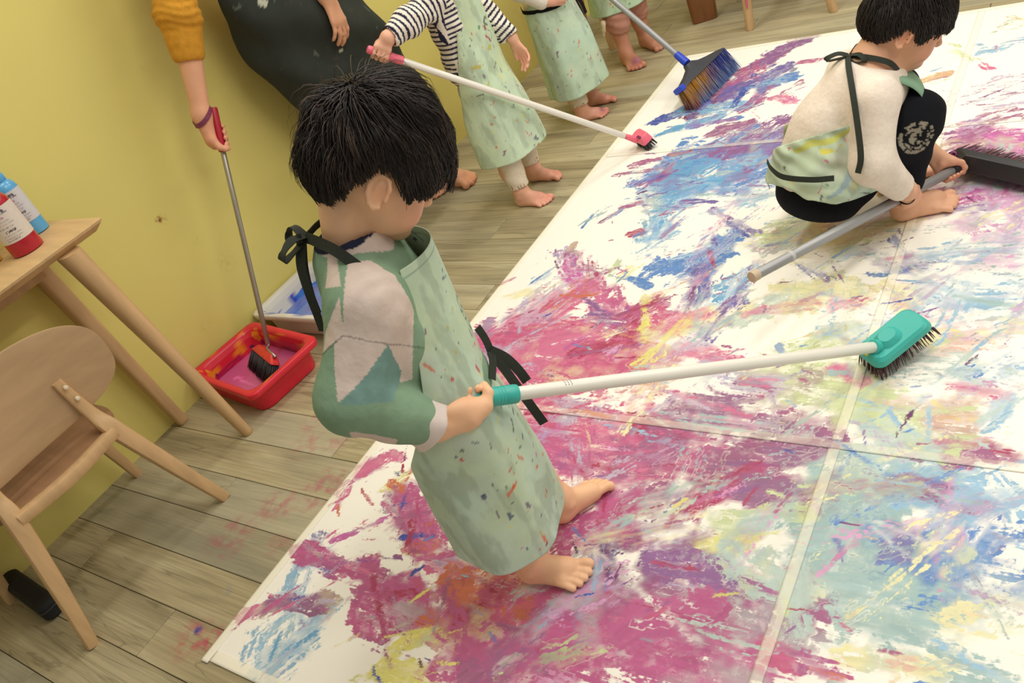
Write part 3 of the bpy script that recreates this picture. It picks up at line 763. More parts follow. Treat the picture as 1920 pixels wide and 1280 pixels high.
def paint_layers(xs, ys):
    """colour of the top coat, its coverage, the coat below it and the brushing direction, from the list of strokes"""
    X, Y = np.meshgrid(xs, ys); sh = X.shape; r_ = np.random.default_rng(5)
    top = np.tile(s2l(PAINT['X']), sh + (1,)); und = top.copy(); cov = np.zeros(sh); ang = np.zeros(sh)
    for i, (x0, y0, x1, y1, w, k, a) in enumerate(SL):
        w = max(w, .005); hw = w / 2; pad = hw * 1.5 + .015
        alt_k = r_.choice(['P', 'V', 'K', 'L', 'Yp', 'M', 'T2', 'E']); use_alt = r_.uniform() < .75
        ia, ib = np.searchsorted(xs, (min(x0, x1) - pad, max(x0, x1) + pad)); ja, jb = np.searchsorted(ys, (min(y0, y1) - pad, max(y0, y1) + pad))
        if ib - ia < 1 or jb - ja < 1: continue
        sl = (slice(ja, jb), slice(ia, ib)); Q = np.stack([X[sl].ravel(), Y[sl].ravel()], 1); d = np.array([x1 - x0, y1 - y0]); ln = np.linalg.norm(d) + 1e-6; d = d / ln; nn = np.array([-d[1], d[0]])
        u = (Q - np.array([x0, y0])) @ d; v = (Q - np.array([x0, y0])) @ nn; v = v + .25 * hw * np.sin(u / ln * 3 + i)
        edge = fbm(Q, max(26, .5 / hw), i % 17, 4) - .5; n1 = fbm(np.stack([u * 9, v * 110], 1), 1.0, i + 40, 3); n3 = fbm(Q, 55, i % 23, 3)
        du = np.maximum(np.maximum(-u, u - ln), 0); rr = np.sqrt((v / hw) ** 2 + (du / (hw * .9 + .008)) ** 2) + edge * 1.7
        m = np.clip((1.12 - rr) * 2.0, 0, 1); cv = np.clip(m * (a + (n1 - .5) * (1.45 - a * .75) + (n3 - .5) * .5), 0, 1)
        hit = cv > .06
        if not hit.any(): continue
        shp = X[sl].shape; H = hit.reshape(shp); cvh = cv[hit]; T = top[sl]; U = und[sl]; C = cov[sl]; G = ang[sl]
        o = C[H][:, None]; U[H] = U[H] * (1 - o) + T[H] * o
        col = muted(k); shade = (.86 + .28 * fbm(np.stack([u[hit] * 5, v[hit] * 60], 1), 1.0, i + 90, 3))[:, None]
        mixc = fbm(Q[hit], 11, i + 5, 4)[:, None]; alt = muted(alt_k) if (use_alt and k != 'X') else col
        wv = np.clip((mixc - .50) * 3.0, 0, .5); T[H] = (col * (1 - wv) + alt * wv) * (shade if k != 'X' else 1.0)
        C[H] = np.maximum(cvh, C[H] * .25 * (cvh < .5)); G[H] = math.atan2(d[1], d[0])
    n = X.size
    return X, Y, top.reshape(n, 3), cov.ravel(), und.reshape(n, 3), ang.ravel()
def paint_material():
    m = bpy.data.materials.new('poster_paint_on_paper'); m.use_nodes = True; nt = m.node_tree; N = nt.nodes; L = nt.links
    p = N['Principled BSDF']; p.inputs['Specular IOR Level'].default_value = .3
    def att(nm):
        a = N.new('ShaderNodeAttribute'); a.attribute_name = nm; return a
    T, U, D = att('Top'), att('Under'), att('Dir'); g = N.new('ShaderNodeTexCoord')
    sep = N.new('ShaderNodeSeparateColor'); L.new(D.outputs['Color'], sep.inputs[0])
    tot = None; fine = None
    for i, a in enumerate((0, 60, 120)):
        mp = N.new('ShaderNodeMapping'); mp.vector_type = 'TEXTURE'; mp.inputs['Rotation'].default_value = (0, 0, math.radians(a)); mp.inputs['Scale'].default_value = (.12, .011, 1)
        L.new(g.outputs['Object'], mp.inputs[0]); n = N.new('ShaderNodeTexNoise'); n.inputs['Scale'].default_value = 1.0; n.inputs['Detail'].default_value = 5; n.inputs['Roughness'].default_value = .62; n.inputs['Distortion'].default_value = .5
        L.new(mp.outputs[0], n.inputs['Vector']); w = N.new('ShaderNodeMath'); w.operation = 'MULTIPLY'; L.new(n.outputs['Fac'], w.inputs[0]); L.new(sep.outputs[i], w.inputs[1])
        if tot is None: tot = w.outputs[0]
        else:
            s = N.new('ShaderNodeMath'); L.new(tot, s.inputs[0]); L.new(w.outputs[0], s.inputs[1]); tot = s.outputs[0]
    n2 = N.new('ShaderNodeTexNoise'); n2.inputs['Scale'].default_value = 130; n2.inputs['Detail'].default_value = 3; L.new(g.outputs['Object'], n2.inputs['Vector'])
    mx = N.new('ShaderNodeMix'); mx.inputs[0].default_value = .3; L.new(tot, mx.inputs[2]); L.new(n2.outputs['Fac'], mx.inputs[3])
    un = N.new('ShaderNodeMapRange'); un.inputs['From Min'].default_value = .34; un.inputs['From Max'].default_value = .66; L.new(mx.outputs[0], un.inputs[0])
    # paint shows where coverage exceeds the bristle noise
    df = N.new('ShaderNodeMath'); df.operation = 'SUBTRACT'; L.new(T.outputs['Alpha'], df.inputs[0]); L.new(un.outputs[0], df.inputs[1])
    f = N.new('ShaderNodeMapRange'); f.inputs['From Min'].default_value = -.10; f.inputs['From Max'].default_value = .10; L.new(df.outputs[0], f.inputs[0])
    c = N.new('ShaderNodeMix'); c.data_type = 'RGBA'; L.new(f.outputs[0], c.inputs[0]); L.new(U.outputs['Color'], c.inputs[6]); L.new(T.outputs['Color'], c.inputs[7])
    n5 = N.new('ShaderNodeTexNoise'); n5.inputs['Scale'].default_value = 34; n5.inputs['Detail'].default_value = 6; n5.inputs['Roughness'].default_value = .7; L.new(g.outputs['Object'], n5.inputs['Vector'])
    th = N.new('ShaderNodeMapRange'); th.inputs['From Min'].default_value = .50; th.inputs['From Max'].default_value = .72; th.inputs['To Max'].default_value = .42; L.new(n5.outputs['Fac'], th.inputs[0])
    c0 = c; c = N.new('ShaderNodeMix'); c.data_type = 'RGBA'; L.new(th.outputs[0], c.inputs[0]); L.new(c0.outputs[2], c.inputs[6]); L.new(U.outputs['Color'], c.inputs[7])
    tn = N.new('ShaderNodeMapRange'); tn.inputs['From Min'].default_value = .3; tn.inputs['From Max'].default_value = .7; tn.inputs['To Min'].default_value = .86; tn.inputs['To Max'].default_value = 1.08; L.new(tot, tn.inputs[0])
    wf = N.new('ShaderNodeMath'); wf.operation = 'SMOOTH_MIN'; wf.inputs[1].default_value = 1.0; wf.inputs[2].default_value = .1; L.new(T.outputs['Alpha'], wf.inputs[0])
    t1 = N.new('ShaderNodeMix'); L.new(wf.outputs[0], t1.inputs[0]); t1.inputs[2].default_value = 1.0; L.new(tn.outputs[0], t1.inputs[3])
    sc = N.new('ShaderNodeVectorMath'); sc.operation = 'SCALE'; L.new(c.outputs[2], sc.inputs[0]); L.new(t1.outputs[0], sc.inputs['Scale'])
    L.new(sc.outputs[0], p.inputs['Base Color'])
    ro = N.new('ShaderNodeMapRange'); ro.inputs['To Min'].default_value = .75; ro.inputs['To Max'].default_value = .42; L.new(f.outputs[0], ro.inputs[0]); L.new(ro.outputs[0], p.inputs['Roughness'])
    bh = N.new('ShaderNodeMath'); bh.operation = 'MULTIPLY'; L.new(tot, bh.inputs[0]); L.new(wf.outputs[0], bh.inputs[1]); b = N.new('ShaderNodeBump'); b.inputs['Strength'].default_value = .25; b.inputs['Distance'].default_value = .001; L.new(bh.outputs[0], b.inputs['Height']); L.new(b.outputs[0], p.inputs['Normal'])
    return m
M_PAINT = paint_material()
def painted(name, xs, ys, z, parent, tape=0.0, thick=.0009):
    X, Y, top, cov, und, ang = paint_layers(xs, ys); n = X.size
    if tape > 0:
        lo = s2l((244, 238, 214)); und = und * (1 - tape) + lo * tape; top = top * (1 - tape * .7) + lo * tape * .7; cov = cov * .9
    Z = z + .0010 * (fbm(np.stack([X.ravel(), Y.ravel()], 1), 5, 3, 2) - .5)
    V = np.stack([X.ravel(), Y.ravel(), Z], 1); nx, ny = len(xs), len(ys); I = np.arange(n).reshape(ny, nx)
    Q = np.stack([I[:-1, :-1], I[:-1, 1:], I[1:, 1:], I[1:, :-1]], -1).reshape(-1, 4)
    # a rim gives the sheet its thickness
    ring = np.concatenate([I[0, :], I[1:, -1], I[-1, -2::-1], I[-2:0:-1, 0]]); Vb = V[ring].copy(); Vb[:, 2] = np.maximum(Vb[:, 2] - thick, .0001); k = len(ring); J = n + np.arange(k)
    Q = np.concatenate([Q, np.stack([ring, J, np.roll(J, -1), np.roll(ring, -1)], 1)]); V = np.concatenate([V, Vb]); pk = np.concatenate([np.arange(n), ring])
    me = rawmesh(name, V, Q, True); w = np.stack([np.clip(1 - np.abs(((ang - math.radians(a) + math.pi / 2) % math.pi) - math.pi / 2) / math.radians(60), 0, 1) for a in (0, 60, 120)], 1); w /= w.sum(1)[:, None] + 1e-6
    for nm, rgb, al in (('Top', top, cov), ('Under', und, np.ones(n)), ('Dir', w, np.ones(n))):
        ca = me.color_attributes.new(nm, 'FLOAT_COLOR', 'POINT'); c = np.concatenate([rgb, al[:, None]], 1)[pk].astype(np.float32); ca.data.foreach_set('color', c.ravel())
    return obj(name, me, M_PAINT, parent)
PAPER = thing('painted_paper', 'large white paper on the floor covered in pink, blue and yellow paint strokes', 'painting', (0, 0, 0))
XA, XB, XC = -1.600, -.447, .70; YS = (.322, 1.177, 2.492, 3.335); ST = .0044
def span(a, b, st): return np.linspace(a, b, max(2, int(round((b - a) / st)) + 1))
for i in range(3):
    ys = span(YS[i] + .0008, YS[i + 1] - .0008, ST)
    painted('sheet', span(XA, XB - .001, ST), ys, .0022, PAPER)
    painted('sheet', np.concatenate([span(XB + .001, .02, ST), span(.03, XC, .010)]), span(YS[i] + .0008, YS[i + 1] - .0008, ST), .0022, PAPER)
for yy in YS[1:3]:
    painted('tape', span(XA + .004, .1, .005), span(yy - .011, yy + .011, .0044), .0040, PAPER, .35, .0012)
for i in range(3):
    painted('tape', span(XB - .011, XB + .011, .0044), span(YS[i] + .012, YS[i + 1] - .012, .005), .0041, PAPER, .5, .0012)
painted('tape', span(XA - .014, XA + .010, .006), span(YS[0] - .02, YS[3] + .01, .006), .0037, PAPER, .75, .0012)
painted('tape', span(XA + .012, .1, .006), span(YS[0] - .014, YS[0] + .012, .0065), .0037, PAPER, .7, .0012)
painted('tape', span(XA + .012, .1, .006), span(YS[3] - .012, YS[3] + .012, .006), .0037, PAPER, .75, .0012)
# ------------------------------------------------------------------ furniture
M_WOOD = mat('pale_beech', (204, 170, 122), .5, noise=.10, nscale=6, bump=.08, bscale=40, stretch=(1, 6, 6))
M_WOODV = mat('beech_leg', (198, 162, 116), .5, noise=.10, nscale=6, bump=.08, bscale=40, stretch=(8, 8, 1))
M_PLY = mat('beech_plywood', (192, 160, 120), .55, noise=.09, nscale=5, bump=.06, bscale=40, stretch=(6, 1, 6))
M_EDGE = mat('plywood_edge', (226, 180, 104), .6, noise=.12, nscale=60)
def leg(name, a, b, wa, wb, m, parent, n=12, power=2.6, depth=1.0, rot=0.0):
    """tapering rounded leg from foot a to top b (super-ellipse section)"""
    a, b = np.asarray(a, float), np.asarray(b, float); rings = []
    for t in (0, .004, .02, .5, 1.0):
        c = a + (b - a) * t; w = (wa + (wb - wa) * t) * (.86 if t == 0 else (.97 if t == .004 else 1))
        r = []
        for k in range(n):
            an = 2 * math.pi * (k + .5) / n; ca, sa = math.cos(an), math.sin(an)
            x = math.copysign(abs(ca) ** (2 / power), ca) * w / 2; y = math.copysign(abs(sa) ** (2 / power), sa) * w / 2 * depth
            r.append((c[0] + x * math.cos(rot) - y * math.sin(rot), c[1] + x * math.sin(rot) + y * math.cos(rot), c[2]))
        rings.append(r)
    return MB().loft(rings).build(name, m, parent, auto=40)
# narrow table against the wall
TAB = thing('table', 'narrow pale wooden table with tapered legs against the yellow wall', 'table', (-2.32, .10, 0))
def loc_(p, o): return tuple(np.asarray(p, float) - np.array(o.location))
def slab(prof, y0, y1, inset, name, m, parent, off):
    rings = [[(x + (0), y0 + inset * (k), z) for x, z, k in prof], [(x, y1 - inset * k, z) for x, z, k in prof]]
    mb = MB().loft([[tuple(np.array(p) - off) for p in r] for r in rings]); return mb.build(name, m, parent, auto=30)
off = np.array(TAB.location)
prof = [(-2.497, .750, 0), (-2.497, .722, 1), (-2.196, .722, 1), (-2.173, .741, .25), (-2.171, .748, 0), (-2.175, .750, 0)]
slab(list(reversed(prof)), -.80, .986, .022, 'tabletop', M_WOOD, TAB, off)
MB().box(tuple(np.array((-2.47, -.72, .665)) - off), tuple(np.array((-2.33, .84, .7225)) - off), .004).build('apron_rail', M_WOODV, TAB)
leg('leg', np.array((-2.122, .931, 0)) - off, np.array((-2.190, .865, .722)) - off, .036, .070, M_WOODV, TAB, 14, 2.3, .9)
leg('leg', np.array((-2.462, .925, 0)) - off, np.array((-2.452, .865, .722)) - off, .036, .056, M_WOODV, TAB, 14, 4.0, 1.0)
leg('leg', np.array((-2.122, -.72, 0)) - off, np.array((-2.190, -.66, .722)) - off, .036, .070, M_WOODV, TAB, 14, 2.3, .9)
leg('leg', np.array((-2.462, -.72, 0)) - off, np.array((-2.452, -.66, .722)) - off, .036, .056, M_WOODV, TAB, 14, 4.0, 1.0)
# chair with a bent plywood back
CH = thing('chair', 'light wooden chair with curved plywood backrest facing the narrow table', 'chair', (-2.18, .46, 0))
co = np.array(CH.location)
def cl(*p): return np.array(p, float) - co
def bent_panel(name, yc, hw, z0, z1, xf, thick, corner, m, edge_m, parent, n=28, tilt=0.0):
    """rounded plywood panel in the y-z plane, bulging by xf(y), closed, with an edge"""
    out = []
    for k in range(4 * n):
        a = 2 * math.pi * k / (4 * n); ca, sa = math.cos(a), math.sin(a)
        y = yc + hw * math.copysign(abs(ca) ** (2 / corner), ca); z = (z0 + z1) / 2 + (z1 - z0) / 2 * math.copysign(abs(sa) ** (2 / corner), sa); out.append((y, z))
    rings = []
    cz = (z0 + z1) / 2
    for side in (0, 1):
        rr = []
        for s in ((.0, .25, .5, .75, .97, 1.0) if side == 0 else (1.0, .97, .75, .5, .25, .0)):
            ring = []
            for y, z in out:
                yy = yc + (y - yc) * max(s, .001); zz = cz + (z - cz) * max(s, .001)
                x = xf(yy - yc) + tilt * (zz - cz); th = thick / 2 * (1 if s < .98 else .75)
                ring.append(cl(x + (th if side == 0 else -th), yy, zz))
            rr.append(ring)
        rings += rr
    return MB().loft(rings, cap=True).build(name, m, parent, auto=35)
bent_panel('backrest', .465, .262, .415, .672, lambda d: -2.075 + 1.0 * d * d * .9, .011, 2.9, M_PLY, None, CH, tilt=.10)
def bar(name, pts, w, d, m, parent, hint=(0, 1, 0)):
    P = catmull(pts, 6); rings = []
    hint = np.asarray(hint, float); ws = np.interp(np.linspace(0, 1, len(P)), np.linspace(0, 1, len(w)), w); ds = np.interp(np.linspace(0, 1, len(P)), np.linspace(0, 1, len(d)), d)
    for i in range(len(P)):
        t = nrm(P[min(i + 1, len(P) - 1)] - P[max(i - 1, 0)]); u = nrm(hint - t * (hint @ t)); v = np.cross(t, u)
        r = []
        for k in range(12):
            a = 2 * math.pi * (k + .5) / 12; ca, sa = math.cos(a), math.sin(a)
            r.append(P[i] + u * math.copysign(abs(ca) ** .55, ca) * ws[i] / 2 + v * math.copysign(abs(sa) ** .55, sa) * ds[i] / 2)
        rings.append(r)
    return MB().loft(rings).build(name, m, parent, auto=40)
for s in (1, -1):
    yf, yb, yt = .465 + s * .238, .465 + s * .150, .465 + s * .128
    lg = bar('leg', [cl(-1.978, yf, 0), cl(-2.002, .465 + s * .192, .18), cl(-2.030, yb, .355), cl(-2.052, .465 + s * .140, .42), cl(-2.054, yt, .535)], [.030, .040, .046, .034, .026], [.024, .030, .032, .022, .014], M_WOODV, CH)
    for z, yy in ((.515, yt + s * .004), (.475, yt + s * .008)):
        MB().tube([cl(-2.042, yy, z), cl(-2.0355, yy, z), cl(-2.034, yy, z)], [.0055, .0055, .003], 12).build('screw_cap', mat('white_screw_cap', (228, 214, 186), .4, noise=.02), lg, auto=40)
    bar('leg', [cl(-2.425, .465 + s * .235, 0), cl(-2.40, .465 + s * .205, .18), cl(-2.375, .465 + s * .175, .345)], [.028, .034, .040], [.026, .03, .034], M_WOODV, CH)
bar('rear_rail', [cl(-2.026, .465 - .145, .352), cl(-2.018, .465, .346), cl(-2.026, .465 + .145, .352)], [.032, .034, .032], [.032, .034, .032], M_WOODV, CH, (0, 0, 1))
rings = []
for zz, ins in ((.352, .010), (.356, 0), (.366, 0), (.370, .008)):
    r = []
    for k in range(48):
        a = 2 * math.pi * k / 48; ca, sa = math.cos(a), math.sin(a)
        x = -2.235 + (.195 - ins) * math.copysign(abs(ca) ** .45, ca); yy = .465 + (.205 - ins) * math.copysign(abs(sa) ** .45, sa)
        r.append(cl(x, yy, zz - .010 * (1 - (abs(yy - .465) / .205) ** 2)))
    rings.append(r)
MB().loft(rings).build('seat', mat('beech_seat', (150, 112, 78), .55, noise=.10, nscale=6, bump=.06, bscale=40, stretch=(1, 6, 6)), CH, auto=40)
# ------------------------------------------------------------------ paint bottles
def bottle(label, x, y, r, h, body, cap, rot, glossy=True, lab=(216, 206, 196)):
    t = thing('paint_bottle', label, 'paint bottle', (x, y, .7505), rot, 'paint bottles on the narrow table')
    mb = 'bottle_%d%d%d' % body; M_ = mat(mb, body, .25, noise=.05, nscale=10, coat=.3)
    prof = [(.86, 0), (1, .012), (1, .11), (.99, .20), (1, .30), (1, .62), (.97, .70), (.80, .765), (.50, .795), (.47, .80)]
    ring = lambda rr, z, n=32: [(r * rr * math.cos(a), r * rr * math.sin(a), h * z) for a in np.linspace(0, 2 * math.pi, n, endpoint=False)]
    MB().loft([ring(*p) for p in prof]).build('body', M_, t, auto=50)
    MB().loft([ring(a, z) for a, z in ((.60, .79), (.62, .795), (.62, .86), (.58, .885), (.34, .93), (.20, .985), (.16, 1.0))]).build('cap', mat('cap_%d%d%d' % cap, cap, .3, noise=.04), t, auto=50)
    # paper label wrapped round the front with printed lines
    m = MATS.get('bottle_label') or mat('bottle_label', lab, .6, attr='Col', noise=.03, nscale=80)
    nz, na = 60, 90; A = np.linspace(-2.2, 2.2, na); Zs = np.linspace(.20, .66, nz); AA, ZZ = np.meshgrid(A, Zs)
    V = np.stack([r * 1.012 * np.cos(AA), r * 1.012 * np.sin(AA), h * ZZ], -1).reshape(-1, 3); c = np.tile(s2l(lab), (nz * na, 1)); a_ = AA.ravel(); z_ = ZZ.ravel(); r_ = np.random.default_rng(int(x * -1000))
    for zc, hh, x0, x1, col in ((.60, .022, -.5, .35, (90, 84, 100)), (.575, .008, -.6, .5, (120, 112, 124)), (.53, .012, -.55, .1, (176, 120, 150)), (.48, .006, -.6, .4, (150, 140, 140)), (.44, .006, -.6, .5, (160, 150, 146)), (.40, .006, -.6, .3, (160, 150, 146)), (.345, .018, -.35, .3, (80, 74, 84)), (.30, .005, -.6, .5, (150, 142, 140)), (.265, .005, -.6, .45, (150, 142, 140)), (.235, .005, -.6, .2, (150, 142, 140))):
        k = (np.abs(z_ - zc) < hh) & (a_ > x0) & (a_ < x1) & (vnoise(np.stack([a_, z_ * 3], 1), 24, 5) > .36); c[k] = s2l(col)
    I = np.arange(nz * na).reshape(nz, na); Q = np.stack([I[:-1, :-1], I[:-1, 1:], I[1:, 1:], I[1:, :-1]], -1).reshape(-1, 4)
    o = obj('label', rawmesh('label', V, Q, True, c), m, t)
    return t
bottle('red paint bottle with white label on the narrow table', -2.325, .842, .042, .205, (176, 24, 46), (170, 22, 44), math.radians(-25))
bottle('pale blue paint bottle beside the red one at the table end', -2.425, .930, .033, .20, (92, 172, 222), (86, 168, 222), math.radians(-25), lab=(206, 206, 210))
bottle('yellow paint bottle on the narrow table half hidden by the red one', -2.425, .772, .036, .19, (226, 178, 20), (226, 178, 20), math.radians(-25))
# ------------------------------------------------------------------ paint tubs
def tub(name, label, c, rot, lx, ly, h, body, paint, cols, seed, wall=.006, lip=.018):
    t = thing(name, label, 'tub', (c[0], c[1], 0), rot)
    def rr(sx, sy, z, cr, n=8):
        r = []
        for qx, qy, a0 in ((1, 1, 0), (-1, 1, 90), (-1, -1, 180), (1, -1, 270)):
            for k in range(n):
                a = math.radians(a0 + 90 * k / (n - 1)); r.append((qx * (sx / 2 - cr) + cr * math.cos(a), qy * (sy / 2 - cr) + cr * math.sin(a), z))
        return r
    q = .80; mo = mat(name + '_plastic', body, .35, attr='Col', noise=.03, nscale=12)
    rings = [rr(lx * q, ly * q, .0006, .04), rr(lx * q + .008, ly * q + .008, .004, .045), rr(lx - lip * 2.6, ly - lip * 2.6, h * .80, .045), rr(lx - lip * 2.2, ly - lip * 2.2, h - .020, .045), rr(lx - .002, ly - .002, h - .020, .030), rr(lx, ly, h - .016, .030), rr(lx, ly, h - .003, .030),
             rr(lx - .006, ly - .006, h, .030), rr(lx - lip * 2.2, ly - lip * 2.2, h - .001, .045), rr(lx - lip * 2.4 - .008, ly - lip * 2.4 - .008, h - .008, .045), rr(lx - lip * 2.9 - .012, ly - lip * 2.9 - .012, h * .75, .045), rr(lx * q - .004, ly * q - .004, .008, .045)]
    fine = []
    for i in range(len(rings) - 1):
        k = 14 if i in (1, 9, 10) else 1
        for s in range(k): fine.append([tuple(np.array(a) * (1 - s / k) + np.array(b) * s / k) for a, b in zip(rings[i], rings[i + 1])])
    fine.append(rings[-1])
    # refine along the ring so that smears can be coloured
    fine = [[tuple(np.array(r[j]) * (1 - s / 6) + np.array(r[(j + 1) % len(r)]) * s / 6) for j in range(len(r)) for s in range(6)] for r in fine]
    me = MB().loft(fine).mesh(name, True); me.set_sharp_from_angle(angle=math.radians(50))
    V = np.array([v.co for v in me.vertices]); cc = np.tile(s2l(body), (len(V), 1)); inside = (np.abs(V[:, 0]) < lx / 2 - lip * 1.15) & (np.abs(V[:, 1]) < ly / 2 - lip * 1.15) & (V[:, 2] > .006)
    nin = np.arange(len(V)) >= len(V) * .5
    for k, (col, zc, sp, th) in enumerate(cols):
        f = fbm(V * np.array([1, 1, .45]), 26, seed + k * 3, 4); w = f > th + np.abs(V[:, 2] - zc) / sp; cc[w & nin & inside] = s2l(col)
    rimw = (fbm(V, 60, seed + 40, 2) > .72) & (V[:, 2] > h - .01); cc[rimw] = s2l(cols[0][0])
    ca = me.color_attributes.new('Col', 'FLOAT_COLOR', 'POINT'); c4 = np.ones((len(V), 4), np.float32); c4[:, :3] = cc; ca.data.foreach_set('color', c4.ravel())
    obj('basin', me, mo, t)
    zl = h * .30; s = .80 + (.93 - .80) * .30
    P = rr(lx * q + .004 + (lx - lip * 3 - .012 - lx * q) * .30, ly * q + .004 + (ly - lip * 3 - .012 - ly * q) * .30, zl, .045)
    V = [(0, 0, zl)]; F = []; K = 24; n = len(P)
    for k in range(1, K + 1):
        for p in P: V.append((p[0] * k / K, p[1] * k / K, zl + .0015 * math.sin(p[0] * 60 * k / K) * math.sin(p[1] * 50 * k / K)))
    for j in range(n): F.append((0, 1 + j, 1 + (j + 1) % n))
    for k in range(K - 1):
        for j in range(n): F.append((1 + k * n + j, 1 + (k + 1) * n + j, 1 + (k + 1) * n + (j + 1) % n, 1 + k * n + (j + 1) % n))
    Va = np.array(V); cc = np.tile(s2l(paint[0]), (len(V), 1)); f = fbm(Va * np.array([1, 1, 0]), 14, seed + 70); w = np.clip((f - .48) * 5, 0, 1)[:, None]; cc = cc * (1 - w) + s2l(paint[1]) * w
    f2 = fbm(Va, 40, seed + 77); w = (f2 > .68)[:, None]; cc = np.where(w, s2l(paint[2]), cc)
    obj('paint', rawmesh('paint', Va, F, True, cc), mat('liquid_paint', paint[0], .22, attr='Col', noise=.04, nscale=30, bump=.1, bscale=20), t)
    return t
tub('red_tub', 'red plastic tub of pink paint on the floor by the wall', (-2.268, 1.160), math.radians(-8), .405, .29, .10, (214, 36, 56), ((196, 84, 136), (180, 70, 130), (226, 110, 170)),
    [((226, 130, 30), .062, .16, .47), ((170, 20, 70), .03, .12, .40), ((110, 26, 84), .045, .10, .52)], 3)
tub('white_tub', 'white plastic tub of blue paint on the floor by the wall', (-2.275, 1.525), math.radians(0), .43, .33, .10, (224, 220, 208), ((112, 140, 206), (124, 124, 196), (70, 110, 210)),
    [((40, 70, 190), .045, .07, .46), ((70, 130, 215), .034, .06, .48), ((60, 60, 160), .06, .05, .58)], 8)
# ------------------------------------------------------------------ brushes and brooms
def pole(name, a, b, r, m, parent, n=18):
    a, b = np.asarray(a, float), np.asarray(b, float); d = nrm(b - a)
    return MB().tube([a, a + d * .0015, b - d * .0015, b], [r * .9, r, r, r * .9], n).build(name, m, parent, auto=40)
def lathe(name, a, d, prof, m, parent, n=24):
    d = nrm(d); a = np.asarray(a, float); return MB().tube([a + d * t for t, _ in prof], [max(r, .0002) for _, r in prof], n).build(name, m, parent, auto=40)
def rbox(name, c, R, size, cr, m, parent, top=1.0, n=6, bev=.005, taper_x=None):
    """rounded block: size (x,y,z) in the frame R, footprint corners cr, top face scaled"""
    sx, sy, sz = size
    def rr(s, z, e=0.0):
        out = []; ax, ay = sx * (taper_x if (taper_x and s != 1) else s) - 2 * e, sy * s - 2 * e; q = min(cr, ax / 2 - .0005, ay / 2 - .0005)
        for qx, qy, a0 in ((1, 1, 0), (-1, 1, 90), (-1, -1, 180), (1, -1, 270)):
            for k in range(n):
                a = math.radians(a0 + 90 * k / (n - 1)); out.append(np.asarray(c) + R @ np.array([qx * (ax / 2 - q) + q * math.cos(a), qy * (ay / 2 - q) + q * math.sin(a), z]))
        return out
    return MB().loft([rr(1, -sz / 2, bev), rr(1, -sz / 2 + bev), rr(top, sz / 2 - bev), rr(top, sz / 2, bev)]).build(name, m, parent, auto=35)
def bristles(name, c, R, size, rows, L, r, m, parent, flare=.25, jit=.15, seed=0, nper=3, kind='stuff'):
    """tufts hanging along -z of the frame R below the block"""
    r_ = np.random.default_rng(seed); mb = MB(); sx, sy = size; nx, ny = rows
    for i in range(nx):
        for j in range(ny):
            x = (i / max(nx - 1, 1) - .5) * sx; y = (j / max(ny - 1, 1) - .5) * sy
            for k in range(nper):
                p0 = np.array([x + r_.normal(0, r), y + r_.normal(0, r), 0]); d = np.array([x / (sx + 1e-6) * flare + r_.normal(0, jit), y / (sy + 1e-6) * flare * .6 + r_.normal(0, jit * .5), -1]); l = L * r_.uniform(.9, 1.0)
                p1 = p0 + d * l; mb.tube([np.asarray(c) + R @ p0, np.asarray(c) + R @ ((p0 + p1) / 2), np.asarray(c) + R @ p1], [r, r * .9, r * .35], 4)
    o = mb.build(name, m, parent, smooth=True)
    return o
def frame(z, x):
    z = nrm(z); x = np.asarray(x, float); x = nrm(x - z * (x @ z)); return np.stack([x, np.cross(z, x), z], 1)
M_WHITE = mat('white_enamel_pole', (236, 232, 220), .3, noise=.02, nscale=8)
M_TEAL = mat('teal_plastic', (58, 176, 164), .4, noise=.04, nscale=14)
# teal brush held by the boy: grip end by the hand, head on the paper
H = np.array([-.870, .707, .522]); D = nrm((.48137, .73664, -.47502))
TB = thing('scrub_brush', 'teal long-handled scrub brush with white pole on the painting', 'brush', (0, 0, 0))
pole('pole', H + D * .06, H + D * .965, .0122, M_WHITE, TB)
g = lathe('grip', H - D * .052, D, [(0, .006), (.001, .011), (.006, .0135), (.03, .0145), (.06, .0140), (.10, .0150), (.112, .0166), (.118, .0168), (.119, .0160), (.1205, .0160), (.1215, .0168), (.1235, .0168), (.1245, .0160), (.126, .0160), (.127, .0168), (.129, .0168), (.130, .0160), (.1315, .0160), (.1325, .0168), (.152, .0168), (.156, .0160), (.1565, .0125)], M_TEAL, TB)
